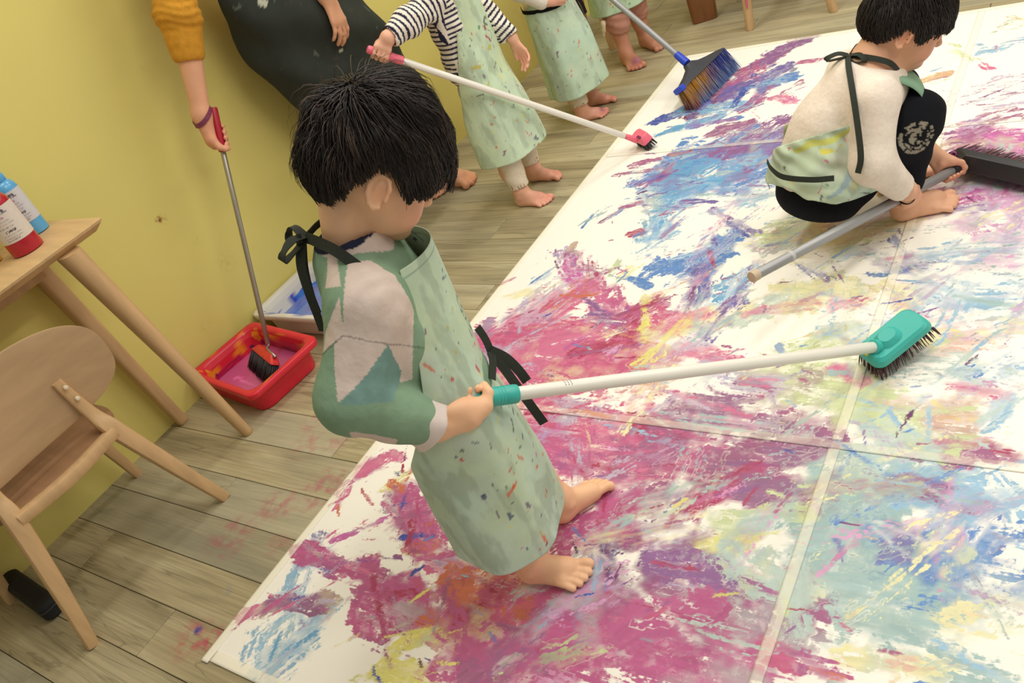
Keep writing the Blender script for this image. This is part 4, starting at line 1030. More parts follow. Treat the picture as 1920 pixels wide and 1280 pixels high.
# faint print on the pole
mk = MB()
for i in range(4):
    a = .9 + i * .34
    u0 = nrm(np.cross(D, (0, 0, 1))); v0 = np.cross(u0, D)
    for k in range(3):
        q = H + D * (.195 + k * .006); n_ = -u0 * math.cos(a) * -1 + v0 * math.sin(a); n_ = nrm(u0 * math.cos(a) + v0 * math.sin(a)); t_ = np.cross(D, n_)
        c_ = q + n_ * .0123
        mk.add([c_ - D * .0008 - t_ * .0012, c_ + D * .0008 - t_ * .0012, c_ + D * .0008 + t_ * .0012, c_ - D * .0008 + t_ * .0012], [(0, 1, 2, 3)])
mk.build('printed_mark', mat('grey_print', (120, 96, 110), .6, noise=.02), TB)
def make_teal_head():
    tip = H + D * .985; long_ = np.array([.30, .95, 0.0]); long_ = nrm(long_)
    side = nrm(np.cross((0, 0, 1), long_))                         # across the head, towards the wall
    long_ = nrm((.62, .74, .26)); zt = np.array([-.22, -.42, .88]); zt = nrm(zt - long_ * (zt @ long_))             # the head lies tilted, its back towards the pole
    R = frame(zt, long_); c = np.array([tip[0], tip[1], .066]) + np.array([.014, .014, 0])
    hd = rbox('brush_head', c, R, (.150, .078, .026), .022, M_TEAL, TB, top=.94, bev=.006)
    rbox('brush_head', c + R @ np.array([-.012, 0, .016]), R, (.060, .050, .018), .020, M_TEAL, TB, top=.75, bev=.004)
    lathe('socket', H + D * .945, D, [(0, .0135), (.001, .0162), (.028, .0170), (.040, .0185), (.055, .018)], M_TEAL, TB)
    rbox('paint_fleck', c + R @ np.array([-.066, .012, .008]), R, (.008, .026, .010), .004, mat('yellow_fleck', (226, 206, 30), .35, noise=.05), hd, bev=.002)
    bristles('bristles', c - R[:, 2] * .012, R, (.138, .062), (14, 6), .036, .0016, mat('purple_brown_bristle', (78, 48, 56), .7, noise=.3, nscale=60), TB, .5, .05, 4)
make_teal_head()
# ------------------------------------------------------------------ shared people materials
M_SKIN = mat('skin', SKIN, .5, attr='Col', noise=.03, nscale=40, bump=.15, bscale=400, sss=.12, spec=.35)
M_HAIR = mat('black_hair', (30, 23, 19), .5, noise=.3, nscale=90, spec=.45)
M_CLOTH = mat('printed_cotton', (200, 190, 180), .9, attr='Col', noise=.03, nscale=60, bump=.45, bscale=17, spec=.2, bdist=.012)
M_APRON = mat('mint_apron_canvas', (178, 205, 170), .85, attr='Col', noise=.05, nscale=25, bump=.35, bscale=11, spec=.2, bdist=.014)
M_STRAP = mat('dark_green_webbing', (38, 44, 34), .8, noise=.15, nscale=200, bump=.3, bscale=700)
M_BLACK = mat('black_knit', (24, 24, 28), .9, noise=.12, nscale=120, bump=.25, bscale=600, spec=.15)
M_EYE = mat('eye_dark', (22, 16, 14), .15, noise=.02)
MINT = (190, 211, 194); MINT2 = (194, 206, 150)
PAINTS = [(196, 40, 60), (214, 90, 50), (50, 60, 110), (60, 110, 80), (200, 90, 140), (190, 170, 60), (70, 70, 70), (110, 60, 110), (225, 205, 90)]
def apron_cols(seed, n=180, base=MINT, tint=None, extra=(), zr=(0.0, 1.0), ur=(-.35, .35), smear=12):
    r_ = np.random.default_rng(seed)
    def fn(V, UV, TH, vv):
        c = np.tile(s2l(base), (len(V), 1)); f = fbm(UV, 9, seed); g = fbm(UV, 30, seed + 9, 3)
        c *= (0.90 + 0.2 * f)[:, None]
        if tint is not None:
            w = np.clip((fbm(UV, 6, seed + 3) - .42) * 3, 0, 1)[:, None] * tint[1]; c = c * (1 - w) + s2l(tint[0]) * w
        dk = np.clip((fbm(UV * np.array([2.2, 1.0]), 13, seed + 21, 4) - .52) * 3.2, 0, .34)[:, None]; c = c * (1 - dk) + s2l((128, 140, 124)) * dk
        for i in range(smear):
            p = np.array([r_.uniform(*ur), r_.uniform(*zr)]); rad = r_.uniform(.015, .05); col = s2l(PAINTS[r_.integers(len(PAINTS))]) * .5 + .4
            w = np.clip(np.exp(-((UV - p) ** 2).sum(1) / rad ** 2) * (g * 1.6 - .3), 0, 1)[:, None] * .35; c = c * (1 - w) + col * w
        for i in range(n):
            p = np.array([r_.uniform(*ur), r_.uniform(*zr)]); a = r_.normal(1.2, .8); L_ = r_.exponential(.0042) + .001; wd_ = r_.uniform(.0010, .0034)
            d = UV - p; u = d[:, 0] * math.cos(a) + d[:, 1] * math.sin(a); q = -d[:, 0] * math.sin(a) + d[:, 1] * math.cos(a)
            k = (np.abs(u) < L_ * (1 + .5 * (g - .5))) & (np.abs(q) < wd_ * (-.5 + 3.0 * g)); col = s2l(PAINTS[r_.integers(len(PAINTS))])
            c[k] = c[k] * .25 + col * .75
        for pts, wd_, col in extra:
            P = np.array(pts, float); best = np.full(len(UV), 9.)
            for i in range(len(P) - 1):
                ab = P[i + 1] - P[i]; t = np.clip(((UV - P[i]) @ ab) / (ab @ ab + 1e-12), 0, 1); best = np.minimum(best, np.linalg.norm(UV - P[i] - t[:, None] * ab, axis=1))
            k = best < wd_ * (.6 + .8 * g); c[k] = c[k] * .2 + s2l(col) * .8
        return c
    return fn
def to_local(o, p):
    a = o.rotation_euler[2]; d = np.asarray(p, float) - np.array(o.location); return np.array([d[0] * math.cos(a) + d[1] * math.sin(a), -d[0] * math.sin(a) + d[1] * math.cos(a), d[2]])
def to_local_dir(o, p):
    a = o.rotation_euler[2]; d = np.asarray(p, float); return np.array([d[0] * math.cos(a) + d[1] * math.sin(a), -d[0] * math.sin(a) + d[1] * math.cos(a), d[2]])
# ------------------------------------------------------------------ the boy in front
BOY = thing('person', 'child in patchwork sweatshirt and long mint apron standing with the teal brush', 'person', (-.913, .794, .0042), math.radians(38))
BRUSH_HAND = np.array([-.870, .707, .522]); BRUSH_DIR = nrm((.48137, .73664, -.47502))
def make_boy():
    F = Field((-.27, -.25, -.01), (.21, .24, 1.02), .0026)
    hc = np.array([.008, .010, .902]); HR = rotm(math.radians(20), math.radians(43), math.radians(8))
    head(F, hc, HR)
    F.rc((-.056, .004, .872), (-.080, 0, .79), .041, .046, .014)
    F.ell((-.075, 0, .68), (.07, .10, .12), k=.04); F.ell((-.06, 0, .50), (.075, .095, .11), k=.04)
    F.rc((-.075, -.08, .765), (-.075, .08, .765), .035, k=.03)
    el, wr = np.array([-.152, -.150, .634]), np.array([-.066, -.118, .508])
    F.chain([(-.075, -.095, .765), el, wr], [.034, .033, .0275], .02)
    F.chain([(-.075, .095, .765), (-.12, .15, .62), (-.085, .148, .50)], [.034, .030, .0225], .02)
    openhand(F, (-.085, .148, .50), (.1, -.05, -1), (.1, -1, 0), .115, -1, 30)
    P = to_local(BOY, BRUSH_HAND + BRUSH_DIR * .004); A = to_local_dir(BOY, BRUSH_DIR)
    grip(F, P, A, (-.10, -.62, -.78), wr, .0155, .0078, .0165, thumb=1.0, wr=.027)
    nn_ = nrm(np.array([-.10, -.62, -.78]) - A * (np.array([-.10, -.62, -.78]) @ A)); F.ell(P + nn_ * .028 - A * .006, (.034, .021, .019), frame(nn_, A), k=.014); F.ell(P + nn_ * .014 - np.cross(A, nn_) * .018 - A * .002, (.038, .017, .018), frame(nn_, A), k=.012); F.ell(P + nn_ * .018 + A * .020 - np.cross(A, nn_) * .016, (.021, .013, .013), frame(nn_, A), k=.012)
    # legs
    F.chain([(-.06, -.055, .43), (-.035, -.058, .23), (-.056, -.053, .066)], [.058, .040, .0265], .03)
    F.chain([(-.06, .055, .43), (-.006, .062, .23), (.030, .078, .066)], [.058, .040, .0265], .03)
    F.ell((-.048, -.056, .14), (.034, .033, .055), k=.02); F.ell((.012, .072, .14), (.034, .033, .055), k=.02)
    foot(F, (-.088, -.041), -22.5, .153, 1, (-.056, -.053, .066), .027)
    foot(F, (.006, .064), 28.5, .150, -1, (.030, .078, .066), .027)
    F.half((0, 0, .0005), (0, 0, -1))
    hd = lambda x, y, z: hc + HR @ np.array([x, y, z])
    spots = [(hd(.06, -.045, -.04), .03, (226, 140, 120), .5), (hd(.06, .045, -.04), .03, (226, 140, 120), .5), (hd(.086, 0, -.058), .014, (196, 96, 88), .8),
             (hd(-.01, -.085, -.01), .02, (225, 140, 105), .35), (P, .035, (232, 160, 132), .45)]
    F.build('body', M_SKIN, BOY, lambda V: skin_cols(V, spots=spots))
    for y in (-1, 1):
        mb = MB(); c0 = hd(.0785, y * .031, -.005); mb.tube([c0 + HR @ np.array([0, y * t, 0]) for t in (-.010, -.006, 0, .006, .010)], [.0008, .0042, .0058, .0042, .0008], 10, flat=.5)
        mb.build('eye', M_EYE, BOY, smooth=True)
    # hair
    def surf(d):
        ex = np.sqrt((np.where(d[:, 0] > 0, d[:, 0] / .122, d[:, 0] / .104)) ** 2 + (d[:, 1] / .0875) ** 2 + (np.where(d[:, 2] > 0, d[:, 2] / .136, d[:, 2] / .090)) ** 2)
        r = 1 / ex
        r = r * (1 + .035 * np.sin(d[:, 0] * 9 + d[:, 1] * 5) * np.sin(d[:, 2] * 8 + 1) + .02 * np.sin(d[:, 1] * 17 + 2))
        r = r * (1 + .08 * np.exp(-((d - nrm((-.75, -.1, .65))) ** 2).sum(1) / .12) + .06 * np.exp(-((d - nrm((-.55, .5, .75))) ** 2).sum(1) / .1))
        return r
    def limit(az):
        a = np.degrees(np.abs(az)); base = np.interp(a, [0, 25, 45, 62, 72, 84, 100, 112, 130, 150, 180], [15, 14, 10, 0, -2, 18, 26, 14, -14, -34, -40])
        return np.radians(base + 3.0 * np.sin(az * 23) + 2.0 * np.sin(az * 41 + 1))
    wild = lambda D: .20 * np.exp(-((D - nrm((-.8, -.05, .6))) ** 2).sum(1) / .25) + .10 * np.exp(-((D - nrm((-.3, .4, .9))) ** 2).sum(1) / .2)
    hair(BOY, hc, HR, 1.0, surf, limit, (-.55, -.05, .83), 16000, M_HAIR, 3, lift=.02, ln=(.35, .85), width=.0009, wild=wild)
    fly = lambda D: .42 * np.exp(-((D - nrm((-.80, -.25, .55))) ** 2).sum(1) / .22) + .30 * np.exp(-((D - nrm((-.45, .25, .9))) ** 2).sum(1) / .16)
    hair(BOY, hc, HR, 1.0, surf, limit, (-.55, -.05, .83), 2600, mat('brown_wisps', (58, 42, 30), .5, noise=.3, nscale=90), 8, lift=.03, ln=(.3, .75), width=.00055, wild=fly, cap=False, name='loose_hair')
    # sweatshirt
    S = Field((-.27, -.25, .40), (.12, .25, .86), .0027)
    S.ell((-.078, 0, .66), (.094, .130, .15), k=.04); S.ell((-.065, 0, .50), (.098, .122, .12), k=.05)
    S.rc((-.080, -.086, .760), (-.080, .086, .760), .050, k=.05)
    S.rc((-.082, 0, .79), (-.074, 0, .815), .062, .056, .03)
    S.chain([(-.078, -.100, .745), (-.156, -.154, .638)], [.055, .053], .035)
    S.chain([(-.156, -.154, .638), (-.090, -.128, .540)], [.052, .043], .02)
    S.chain([(-.078, .100, .745), (-.125, .155, .62), (-.09, .150, .515)], [.056, .053, .042], .035)
    S.ell((-.112, -.148, .572), (.034, .032, .034), k=.03)
    ax = nrm(np.array([-.094, -.127, .542]) - np.array([-.176, -.156, .640]))
    def wr_(x, y, z):
        t = (x + .176) * ax[0] + (y + .156) * ax[1] + (z - .640) * ax[2]
        w = np.exp(-((y + .14) / .06) ** 2) * np.exp(-((t) / .07) ** 2)
        return .0012 * np.sin(t * 150 + 25 * x + 9 * np.sin(30 * y)) * w + .0004 * np.sin(x * 70 + z * 95 + 3 * np.sin(y * 40)) * np.sin(y * 50 + z * 30) + .0010 * np.sin(z * 34 + y * 45)*np.sin(x*30+1)
    S.ripple(wr_)
    S.half((-.070, 0, .836), (-.10, 0, 1)); S.half((0, 0, .45), (0, 0, -1))
    # hollow neck and sleeve ends
    S.rc((-.072, 0, .80), (-.070, 0, .90), .050, .050, .006, 's')
    S.rc((-.085, -.124, .533), (-.03, -.10, .46), .034, .04, .004, 's'); S.half((-.082, -.123, .532), (.62, .30, -.74)) if 0 else None
    polys = dict(p1=[(-0.063, 0.851), (-0.045, 0.846), (-0.031, 0.841), (-0.009, 0.801), (-0.005, 0.757), (-0.008, 0.734), (-0.061, 0.62), (-0.096, 0.629), (-0.064, 0.697), (-0.114, 0.658), (-0.171, 0.635), (-0.15, 0.695), (-0.135, 0.73), (-0.116, 0.738)],
                 p2=[(-0.087, 0.879), (-0.076, 0.863), (-0.086, 0.815), (-0.111, 0.824), (-0.098, 0.852)], p3=[(-0.095, 0.799), (-0.114, 0.739), (-0.16, 0.723), (-0.143, 0.752)],
                 p4=[(-0.08, 0.95), (0.05, 0.95), (0.008, 0.85), (-0.002, 0.846), (-0.024, 0.855), (-0.057, 0.863), (-0.075, 0.863), (-0.095, 0.879)],
                 p5=[(-0.177, 0.582), (-0.124, 0.532), (-0.144, 0.505), (-0.19, 0.555)])
    def sc_(V):
        x = V[:, 0] + .194 * (V[:, 1] + .14); z = V[:, 2] + .564 * (V[:, 1] + .14)
        n = fbm(V, 90, 4, 3) - .5; x = x + n * .0022; z = z + n * .0022
        k = np.zeros(len(V), bool)
        for p in polys.values(): k |= inpoly(x, z, p)
        k |= (V[:, 1] > .02) & (np.sin(V[:, 0] * 40 + V[:, 2] * 25) > .2)
        c = np.where(k[:, None], s2l((214, 196, 184)), s2l((132, 160, 132)))
        g = inpoly(x, z, [(-.114, .662), (-.064, .697), (-.07, .64), (-.10, .60), (-.17, .632)]); c[g] = s2l((120, 154, 146))
        seam = np.abs(np.interp(x, [-.2, -.16, -.116, -.064, 0], [.70, .722, .738, .697, .65]) - z) < .0016
        c[seam & (V[:, 1] < -.05)] *= .55
        nk = np.hypot(V[:, 0] + .071, V[:, 1]); c[(V[:, 2] > .825) & (nk < .060)] = s2l((42, 46, 66))
        return c * (0.96 + .08 * fbm(V, 60, 2)[:, None])
    S.build('sweatshirt', M_CLOTH, BOY, sc_)
    # turned-up cuff
    C = Field((-.16, -.20, .44), (0, -.05, .60), .0026)
    a, b = np.array([-.098, -.129, .552]), np.array([-.072, -.118, .518])
    C.rc(a, b, .043, .043, .006); C.rc(b - np.array([.012, .0, .0]), b + np.array([-.020, -.006, -.040]), .036, .024, .02)
    ax = nrm(b - a); C.half(b + ax * .006, ax, .004); C.half(a - ax * .016, -ax, .004)
    C.rc(b - ax * .012, b + ax * .06, .0335, .036, .004, 's')
    C.ripple(lambda x, y, z: .0012 * np.sin(y * 120 + z * 60 + x * 40))
    C.build('cuff', mat('pale_cuff_cotton', (222, 208, 200), .9, noise=.04, nscale=60, bump=.25, bscale=500), BOY)
    # apron
    keys = [  # v, z, cx, cy, rx, ry, right, left, tilt
        (0.00, .158, -.066, -.010, .118, .146, 152, 130, -.010), (.20, .27, -.066, -.004, .120, .144, 148, 130, -.004), (.45, .42, -.066, 0, .112, .138, 140, 125, 0),
        (.56, .49, -.066, 0, .095, .128, 118, 115, 0), (.66, .55, -.066, 0, .098, .128, 92, 92, 0), (.80, .64, -.066, 0, .100, .118, 76, 76, 0), (.92, .72, -.062, 0, .100, .100, 66, 68, 0), (1.0, .772, -.058, .004, .098, .088, 62, 70, -.004)]
    def folds(th, v):
        s = .0035 * np.sin(th * 7 + 1.5 + v * 3) * max(0, 1 - v * 1.6) + .0030 * np.sin(th * 3.3 + 9 * v) * (1 if v < .6 else .3)
        return s + .010 * np.exp(-((th + .62) / .20) ** 2) * math.exp(-((v - .585) / .06) ** 2) - .004 * np.exp(-((th + .3) / .12) ** 2) * math.exp(-((v - .53) / .05) ** 2)
    ex = [([(.012, .66), (.02, .655), (.03, .668)], .0016, (60, 66, 70)), ([(-.01, .645), (.0, .655), (.012, .64), (.02, .65), (.03, .635)], .0018, (54, 60, 64)),
          ([(-.014, .63), (-.004, .622), (.006, .632), (.016, .62), (.024, .628)], .0018, (54, 60, 64)), ([(-.01, .61), (.004, .605), (.016, .612)], .0016, (60, 66, 70)),
          ([(-.012, .655), (-.016, .63), (-.012, .612)], .0014, (70, 76, 76)), ([(.028, .65), (.034, .628)], .0014, (70, 76, 76)),
          ([(.004, .585), (.010, .578), (.016, .588)], .0045, (50, 120, 70)), ([(.004, .575), (-.004, .556), (-.008, .54)], .0030, (226, 130, 160)),
          ([(.022, .60), (.030, .592), (.028, .580), (.022, .572)], .0012, (196, 130, 60)), ([(.02, .57), (.028, .562), (.022, .555)], .0012, (190, 110, 80)),
          ([(-.068, .545), (-.066, .536)], .0045, (186, 60, 80)), ([(-.052, .49), (-.050, .485)], .0055, (150, 70, 40)), ([(-.03, .536), (-.026, .534)], .0024, (200, 120, 50)),
          ([(.045, .54), (.052, .53), (.047, .52), (.055, .51)], .0018, (80, 100, 70)), ([(.06, .545), (.054, .53), (.062, .515)], .0018, (90, 110, 76)),
          ([(-.085, .40), (-.075, .408), (-.07, .416)], .0018, (40, 44, 50)), ([(-.05, .412), (-.042, .418)], .0022, (50, 56, 84)),
          ([(.04, .40), (.046, .375), (.05, .36)], .0045, (70, 140, 100)), ([(.045, .335), (.038, .31)], .0016, (50, 90, 60)),
          ([(.075, .255), (.085, .25)], .0085, (150, 156, 144)), ([(.078, .27), (.080, .262)], .002, (150, 156, 144)), ([(.088, .27), (.088, .262)], .002, (150, 156, 144)),
          ([(-.11, .36), (-.106, .35), (-.102, .345)], .0028, (206, 100, 70)), ([(-.075, .30), (-.07, .298)], .0026, (206, 110, 80)), ([(.05, .295), (.046, .288)], .002, (50, 60, 130))]
    zig = []
    for i, x in enumerate(np.linspace(-.16, .16, 33)): zig.append((x, .757 + .0 * i))
    ex.append((zig, .0011, (140, 160, 140)))
    sheet('apron', keys, M_APRON, BOY, 170, 230, folds, apron_cols(11, 170, tint=(MINT2, .45), extra=ex, zr=(.16, .76), ur=(-.25, .16)))
    # straps: neck loop with bow at the nape, waist tie hanging in front
    ribbon('neck_strap', [(-.045, -.078, .768), (-.062, -.085, .806), (-.086, -.066, .836), (-.118, -.028, .848), (-.134, -.002, .846)], .017, M_STRAP, BOY, [(.3, -1, .5), (-.1, -1, .7), (-.4, -.7, .8), (-.8, -.3, .6), (-1, 0, .4)])
    ribbon('neck_strap', [(.0, .08, .768), (-.03, .078, .81), (-.07, .066, .836), (-.11, .03, .848), (-.134, .002, .846)], .017, M_STRAP, BOY, [(.3, 1, .5), (0, 1, .7), (-.4, .7, .8), (-.8, .3, .6), (-1, 0, .4)])
    ribbon('bow', [(-.136, 0, .848), (-.150, -.020, .858), (-.168, -.036, .850), (-.176, -.030, .836), (-.160, -.014, .836), (-.138, 0, .844)], .016, M_STRAP, BOY, [(0, -.3, 1), (0, -.6, .8), (-1, -.6, .2), (-.8, -.2, -.8), (0, 0, -1), (0, .3, -1)], n=6)
    ribbon('bow', [(-.136, 0, .848), (-.150, .024, .86), (-.165, .038, .852), (-.168, .028, .838), (-.138, 0, .844)], .016, M_STRAP, BOY, [(0, .3, 1), (0, .6, .8), (-1, .6, .2), (-.8, .2, -.8), (0, -.3, -1)], n=6)
    ribbon('bow', [(-.140, -.012, .853), (-.148, -.002, .848), (-.143, .008, .840)], .014, M_STRAP, BOY, (-1, -.2, .3), thick=.006)
    ribbon('strap_end', [(-.142, -.002, .846), (-.158, -.020, .815), (-.166, -.030, .775), (-.173, -.030, .735)], .018, M_STRAP, BOY, [(-.5, -1, .3)] * 4)
    ribbon('strap_end', [(-.142, .004, .846), (-.162, -.004, .80), (-.176, -.012, .745), (-.186, -.014, .69)], .015, M_STRAP, BOY, [(-.4, -1, .3)] * 4)
    ribbon('waist_tie', [(.034, -.030, .490), (.044, .0, .504), (.046, .012, .516)], .016, M_STRAP, BOY, [(.9, -.9, .3)] * 3)
    ribbon('waist_tie', [(.042, .024, .566), (.046, .020, .540), (.046, .014, .512)], .014, M_STRAP, BOY, (.7, -1, .3))
    ribbon('waist_tie', [(.046, .012, .518), (.056, .006, .475), (.066, -.004, .425), (.076, -.012, .375), (.082, -.016, .345)], .017, M_STRAP, BOY, [(.5, -1, .3), (.5, -1, .3), (.4, -1, .1), (.2, -1, 0), (0, -1, 0)])
    ribbon('waist_tie', [(.046, .014, .518), (.064, .022, .486), (.076, .020, .452), (.082, .016, .425)], .018, M_STRAP, BOY, [(.5, -1, .4), (.5, -1, .4), (.4, -1, .2), (.2, -1, 0)])
make_boy()
# ------------------------------------------------------------------ tools of the other painters
def blotched(name, cols, scale=9.0):
    """plastic smeared with several paints"""
    m = mat(name, cols[0], .4, noise=.02); N = m.node_tree.nodes; L = m.node_tree.links; p = N['Principled BSDF']; n = N.new('ShaderNodeTexNoise'); n.inputs['Scale'].default_value = scale; n.inputs['Detail'].default_value = 5; n.inputs['Distortion'].default_value = 1.0
    g = N.new('ShaderNodeNewGeometry'); L.new(g.outputs['Position'], n.inputs['Vector']); r = N.new('ShaderNodeValToRGB'); L.new(n.outputs['Fac'], r.inputs[0]); e = r.color_ramp.elements
    for i, c in enumerate(cols):
        q = .30 + .42 * i / (len(cols) - 1); x = e[i] if i < 2 else e.new(q); x.position = q; x.color = lin(*c)
    L.new(r.outputs[0], p.inputs['Base Color']); return m
M_GREY = mat('grey_metal_pole', (158, 158, 158), .4, noise=.03, nscale=10, metal=.3)
# squatting child's wide brush
FE = np.array([-.6795, 1.4776, .200]); BE = np.array([-.3447, 2.1941, .045]); PD = nrm(BE - FE)
WB = thing('push_broom', 'black push broom with grey pole gripped by the squatting child', 'broom')
pole('pole', FE + PD * .012, BE - PD * .02, .0125, M_GREY, WB)
lathe('end_cap', FE, PD, [(0, .006), (.001, .0125), (.004, .0136), (.020, .0136), (.021, .0126)], mat('beige_cap', (196, 176, 150), .5, noise=.04), WB)
lathe('joint_ring', FE + PD * .125, PD, [(0, .0126), (.001, .0134), (.010, .0134), (.011, .0126)], mat('pale_ring', (188, 186, 182), .5, noise=.03), WB)
def wide_head():
    a, b = np.array([-.372, 2.215, 0]), np.array([-.090, 2.020, 0]); lg = nrm(b - a); c = (a + b) / 2 + np.array([0, .012, .048])
    R = frame((-.40, -.82, .34), lg); mb_ = mat('black_broom_plastic', (40, 40, 42), .4, noise=.06); mp_ = blotched('painted_broom_plastic', ((44, 42, 46), (120, 60, 100), (60, 56, 66), (150, 78, 140), (90, 92, 100)))
    rbox('broom_head', c, R, (.34, .058, .030), .014, mb_, WB, top=.80, bev=.004)
    lathe('socket', BE - PD * .065, PD, [(0, .0135), (.001, .0165), (.03, .0175), (.075, .021), (.088, .020)], mb_, WB)
    bristles('bristles', c - R[:, 2] * .010 + np.array([-.02, .0, 0]), R, (.325, .030), (46, 6), .120, .0024, blotched('painted_bristle', ((52, 46, 54), (150, 70, 120), (62, 62, 70), (150, 50, 60), (110, 80, 140)), 12), WB, .12, .05, 9)
wide_head()
# pink brush of the child in stripes
HP = np.array([-1.9286, 1.9448, .720]); DP = nrm((.45981, .57364, -.67787)); M_PINK = mat('pink_plastic', (236, 110, 132), .4, noise=.04)
PB = thing('paint_brush', 'long-handled pink paint brush with white pole held by the child in stripes', 'brush')
pole('pole', HP + DP * .05, HP + DP * .945, .0112, M_WHITE, PB)
lathe('grip', HP - DP * .042, DP, [(0, .006), (.001, .0105), (.006, .013), (.03, .0140), (.06, .0135), (.10, .0145), (.118, .0150), (.120, .0120)], M_PINK, PB)
def pink_head():
    e = HP + DP * .955; side = nrm(np.cross(DP, (0, 0, 1))); R = frame(-DP, side)
    rbox('brush_head', e + DP * .020, R, (.030, .024, .052), .010, M_PINK, PB, top=.8, bev=.003)
    zz = nrm(np.array([-.25, -.30, 1.0])); R2 = frame(zz, side); c = np.array([-1.452, 2.530, .048])
    rbox('brush_head', c, R2, (.085, .046, .034), .010, M_PINK, PB, top=.86, bev=.004)
    rbox('paint_smear', c + R2 @ np.array([.018, -.012, .0172]), R2, (.03, .010, .0022), .004, mat('plum_smear', (116, 40, 80), .4, noise=.1), PB, bev=.0006)
    bristles('bristles', c - R2[:, 2] * .014, R2, (.074, .034), (12, 5), .030, .0017, mat('dark_bristle', (52, 54, 58), .7, noise=.4, nscale=30), PB, .4, .07, 5)
pink_head()
# blue broom of the child at the back
S0 = np.array([-1.4145, 2.9573, .128]); S1 = np.array([-1.745, 3.134, .368]); BD = nrm(S1 - S0)
BB = thing('floor_broom', 'broom with grey pole, blue socket and fanned amber bristles at the paper corner', 'broom')
pole('pole', S0 + BD * .05, S0 + BD * .95, .0115, M_GREY, BB)
M_BLUE = mat('blue_plastic', (44, 74, 196), .35, noise=.04)
lathe('socket', S0 - BD * .004, BD, [(0, .013), (.001, .0165), (.04, .0155), (.062, .0140), (.063, .0118)], M_BLUE, BB)
def blue_head():
    a, b = np.array([-1.402, 2.795, .098]), np.array([-1.333, 3.130, .098]); lg = nrm(b - a); c = (a + b) / 2; zz = nrm(np.array([-.52, .08, 1.0])); R = frame(zz, lg); L_ = np.linalg.norm(b - a)
    dk = mat('charcoal_plastic', (56, 58, 66), .45, noise=.06)
    # waisted shell: wide along the bristles, narrowing to the socket
    rings = []
    top = R.T @ (S0 - c)
    for t, w, d in ((0, 1.0, .046), (.12, 1.0, .046), (.3, .80, .042), (.5, .48, .038), (.72, .22, .034), (1.0, .10, .032)):
        ctr = np.array([top[0] * t ** 1.5, top[1] * t, -.012 + (top[2] + .008) * t]); r = []
        for k in range(24):
            an = 2 * math.pi * k / 24; ca, sa = math.cos(an), math.sin(an); r.append(c + R @ (ctr + np.array([math.copysign(abs(ca) ** .6, ca) * L_ / 2 * w, math.copysign(abs(sa) ** .6, sa) * d / 2, 0])))
        rings.append(r)
    MB().loft(rings).build('broom_head', dk, BB, auto=40)
    rbox('end_clip', c + R @ np.array([-L_ / 2 + .012, 0, -.006]), R, (.030, .049, .022), .008, M_BLUE, BB, bev=.003)
    # bristles: amber at one end, blue at the other, dipped tips
    m = bpy.data.materials.new('amber_blue_bristle'); m.use_nodes = True; N = m.node_tree.nodes; Lk = m.node_tree.links; p = N['Principled BSDF']; p.inputs['Roughness'].default_value = .6
    at = N.new('ShaderNodeAttribute'); at.attribute_name = 'Col'; Lk.new(at.outputs['Color'], p.inputs['Base Color'])
    r_ = np.random.default_rng(6); V = []; F = []; C_ = []; n = 0
    for i in range(1500):
        x = r_.uniform(-.5, .5); y = r_.uniform(-.5, .5); p0 = np.array([x * L_ * .96, y * .036, -.008]); d = np.array([x * .16 + r_.normal(0, .03), y * .25 + .10 + r_.normal(0, .03), -1]); l = .105 * r_.uniform(.93, 1.0)
        w0 = c + R @ p0; w1 = c + R @ (p0 + d * l)
        if w1[2] < .005: w1 = w0 + (w1 - w0) * ((w0[2] - .005) / (w0[2] - w1[2]))
        u = R[:, 0] * .0011; q = R[:, 1] * .0011
        for t in (0, .35, .7, 1.0):
            cc = w0 + (w1 - w0) * t; k = 1 - .5 * t; V += [cc - u * k, cc + u * k, cc + q * k * 1.5]
            am, bl, tip = np.array(s2l((186, 130, 40))), np.array(s2l((52, 66, 150))), np.array(s2l((92, 130, 190))); mx = np.clip((x + .12 + r_.normal(0, .10)) * 3.5, 0, 1); col = am * (1 - mx) + bl * mx
            tc = tip if x > -.36 else np.array(s2l((130, 44, 84))); wt = np.clip((t - .45) * 1.9, 0, 1); col = col * (1 - wt) + tc * wt
            if r_.uniform() < .12: col = col * .4 + .35
            C_ += [col] * 3
        for t in range(3):
            for k in range(3): F.append((n + t * 3 + k, n + t * 3 + (k + 1) % 3, n + t * 3 + 3 + (k + 1) % 3, n + t * 3 + 3 + k))
        n += 12
    obj('bristles', rawmesh('bristles', np.array(V), np.array(F), True, np.array(C_)), m, BB)
blue_head()
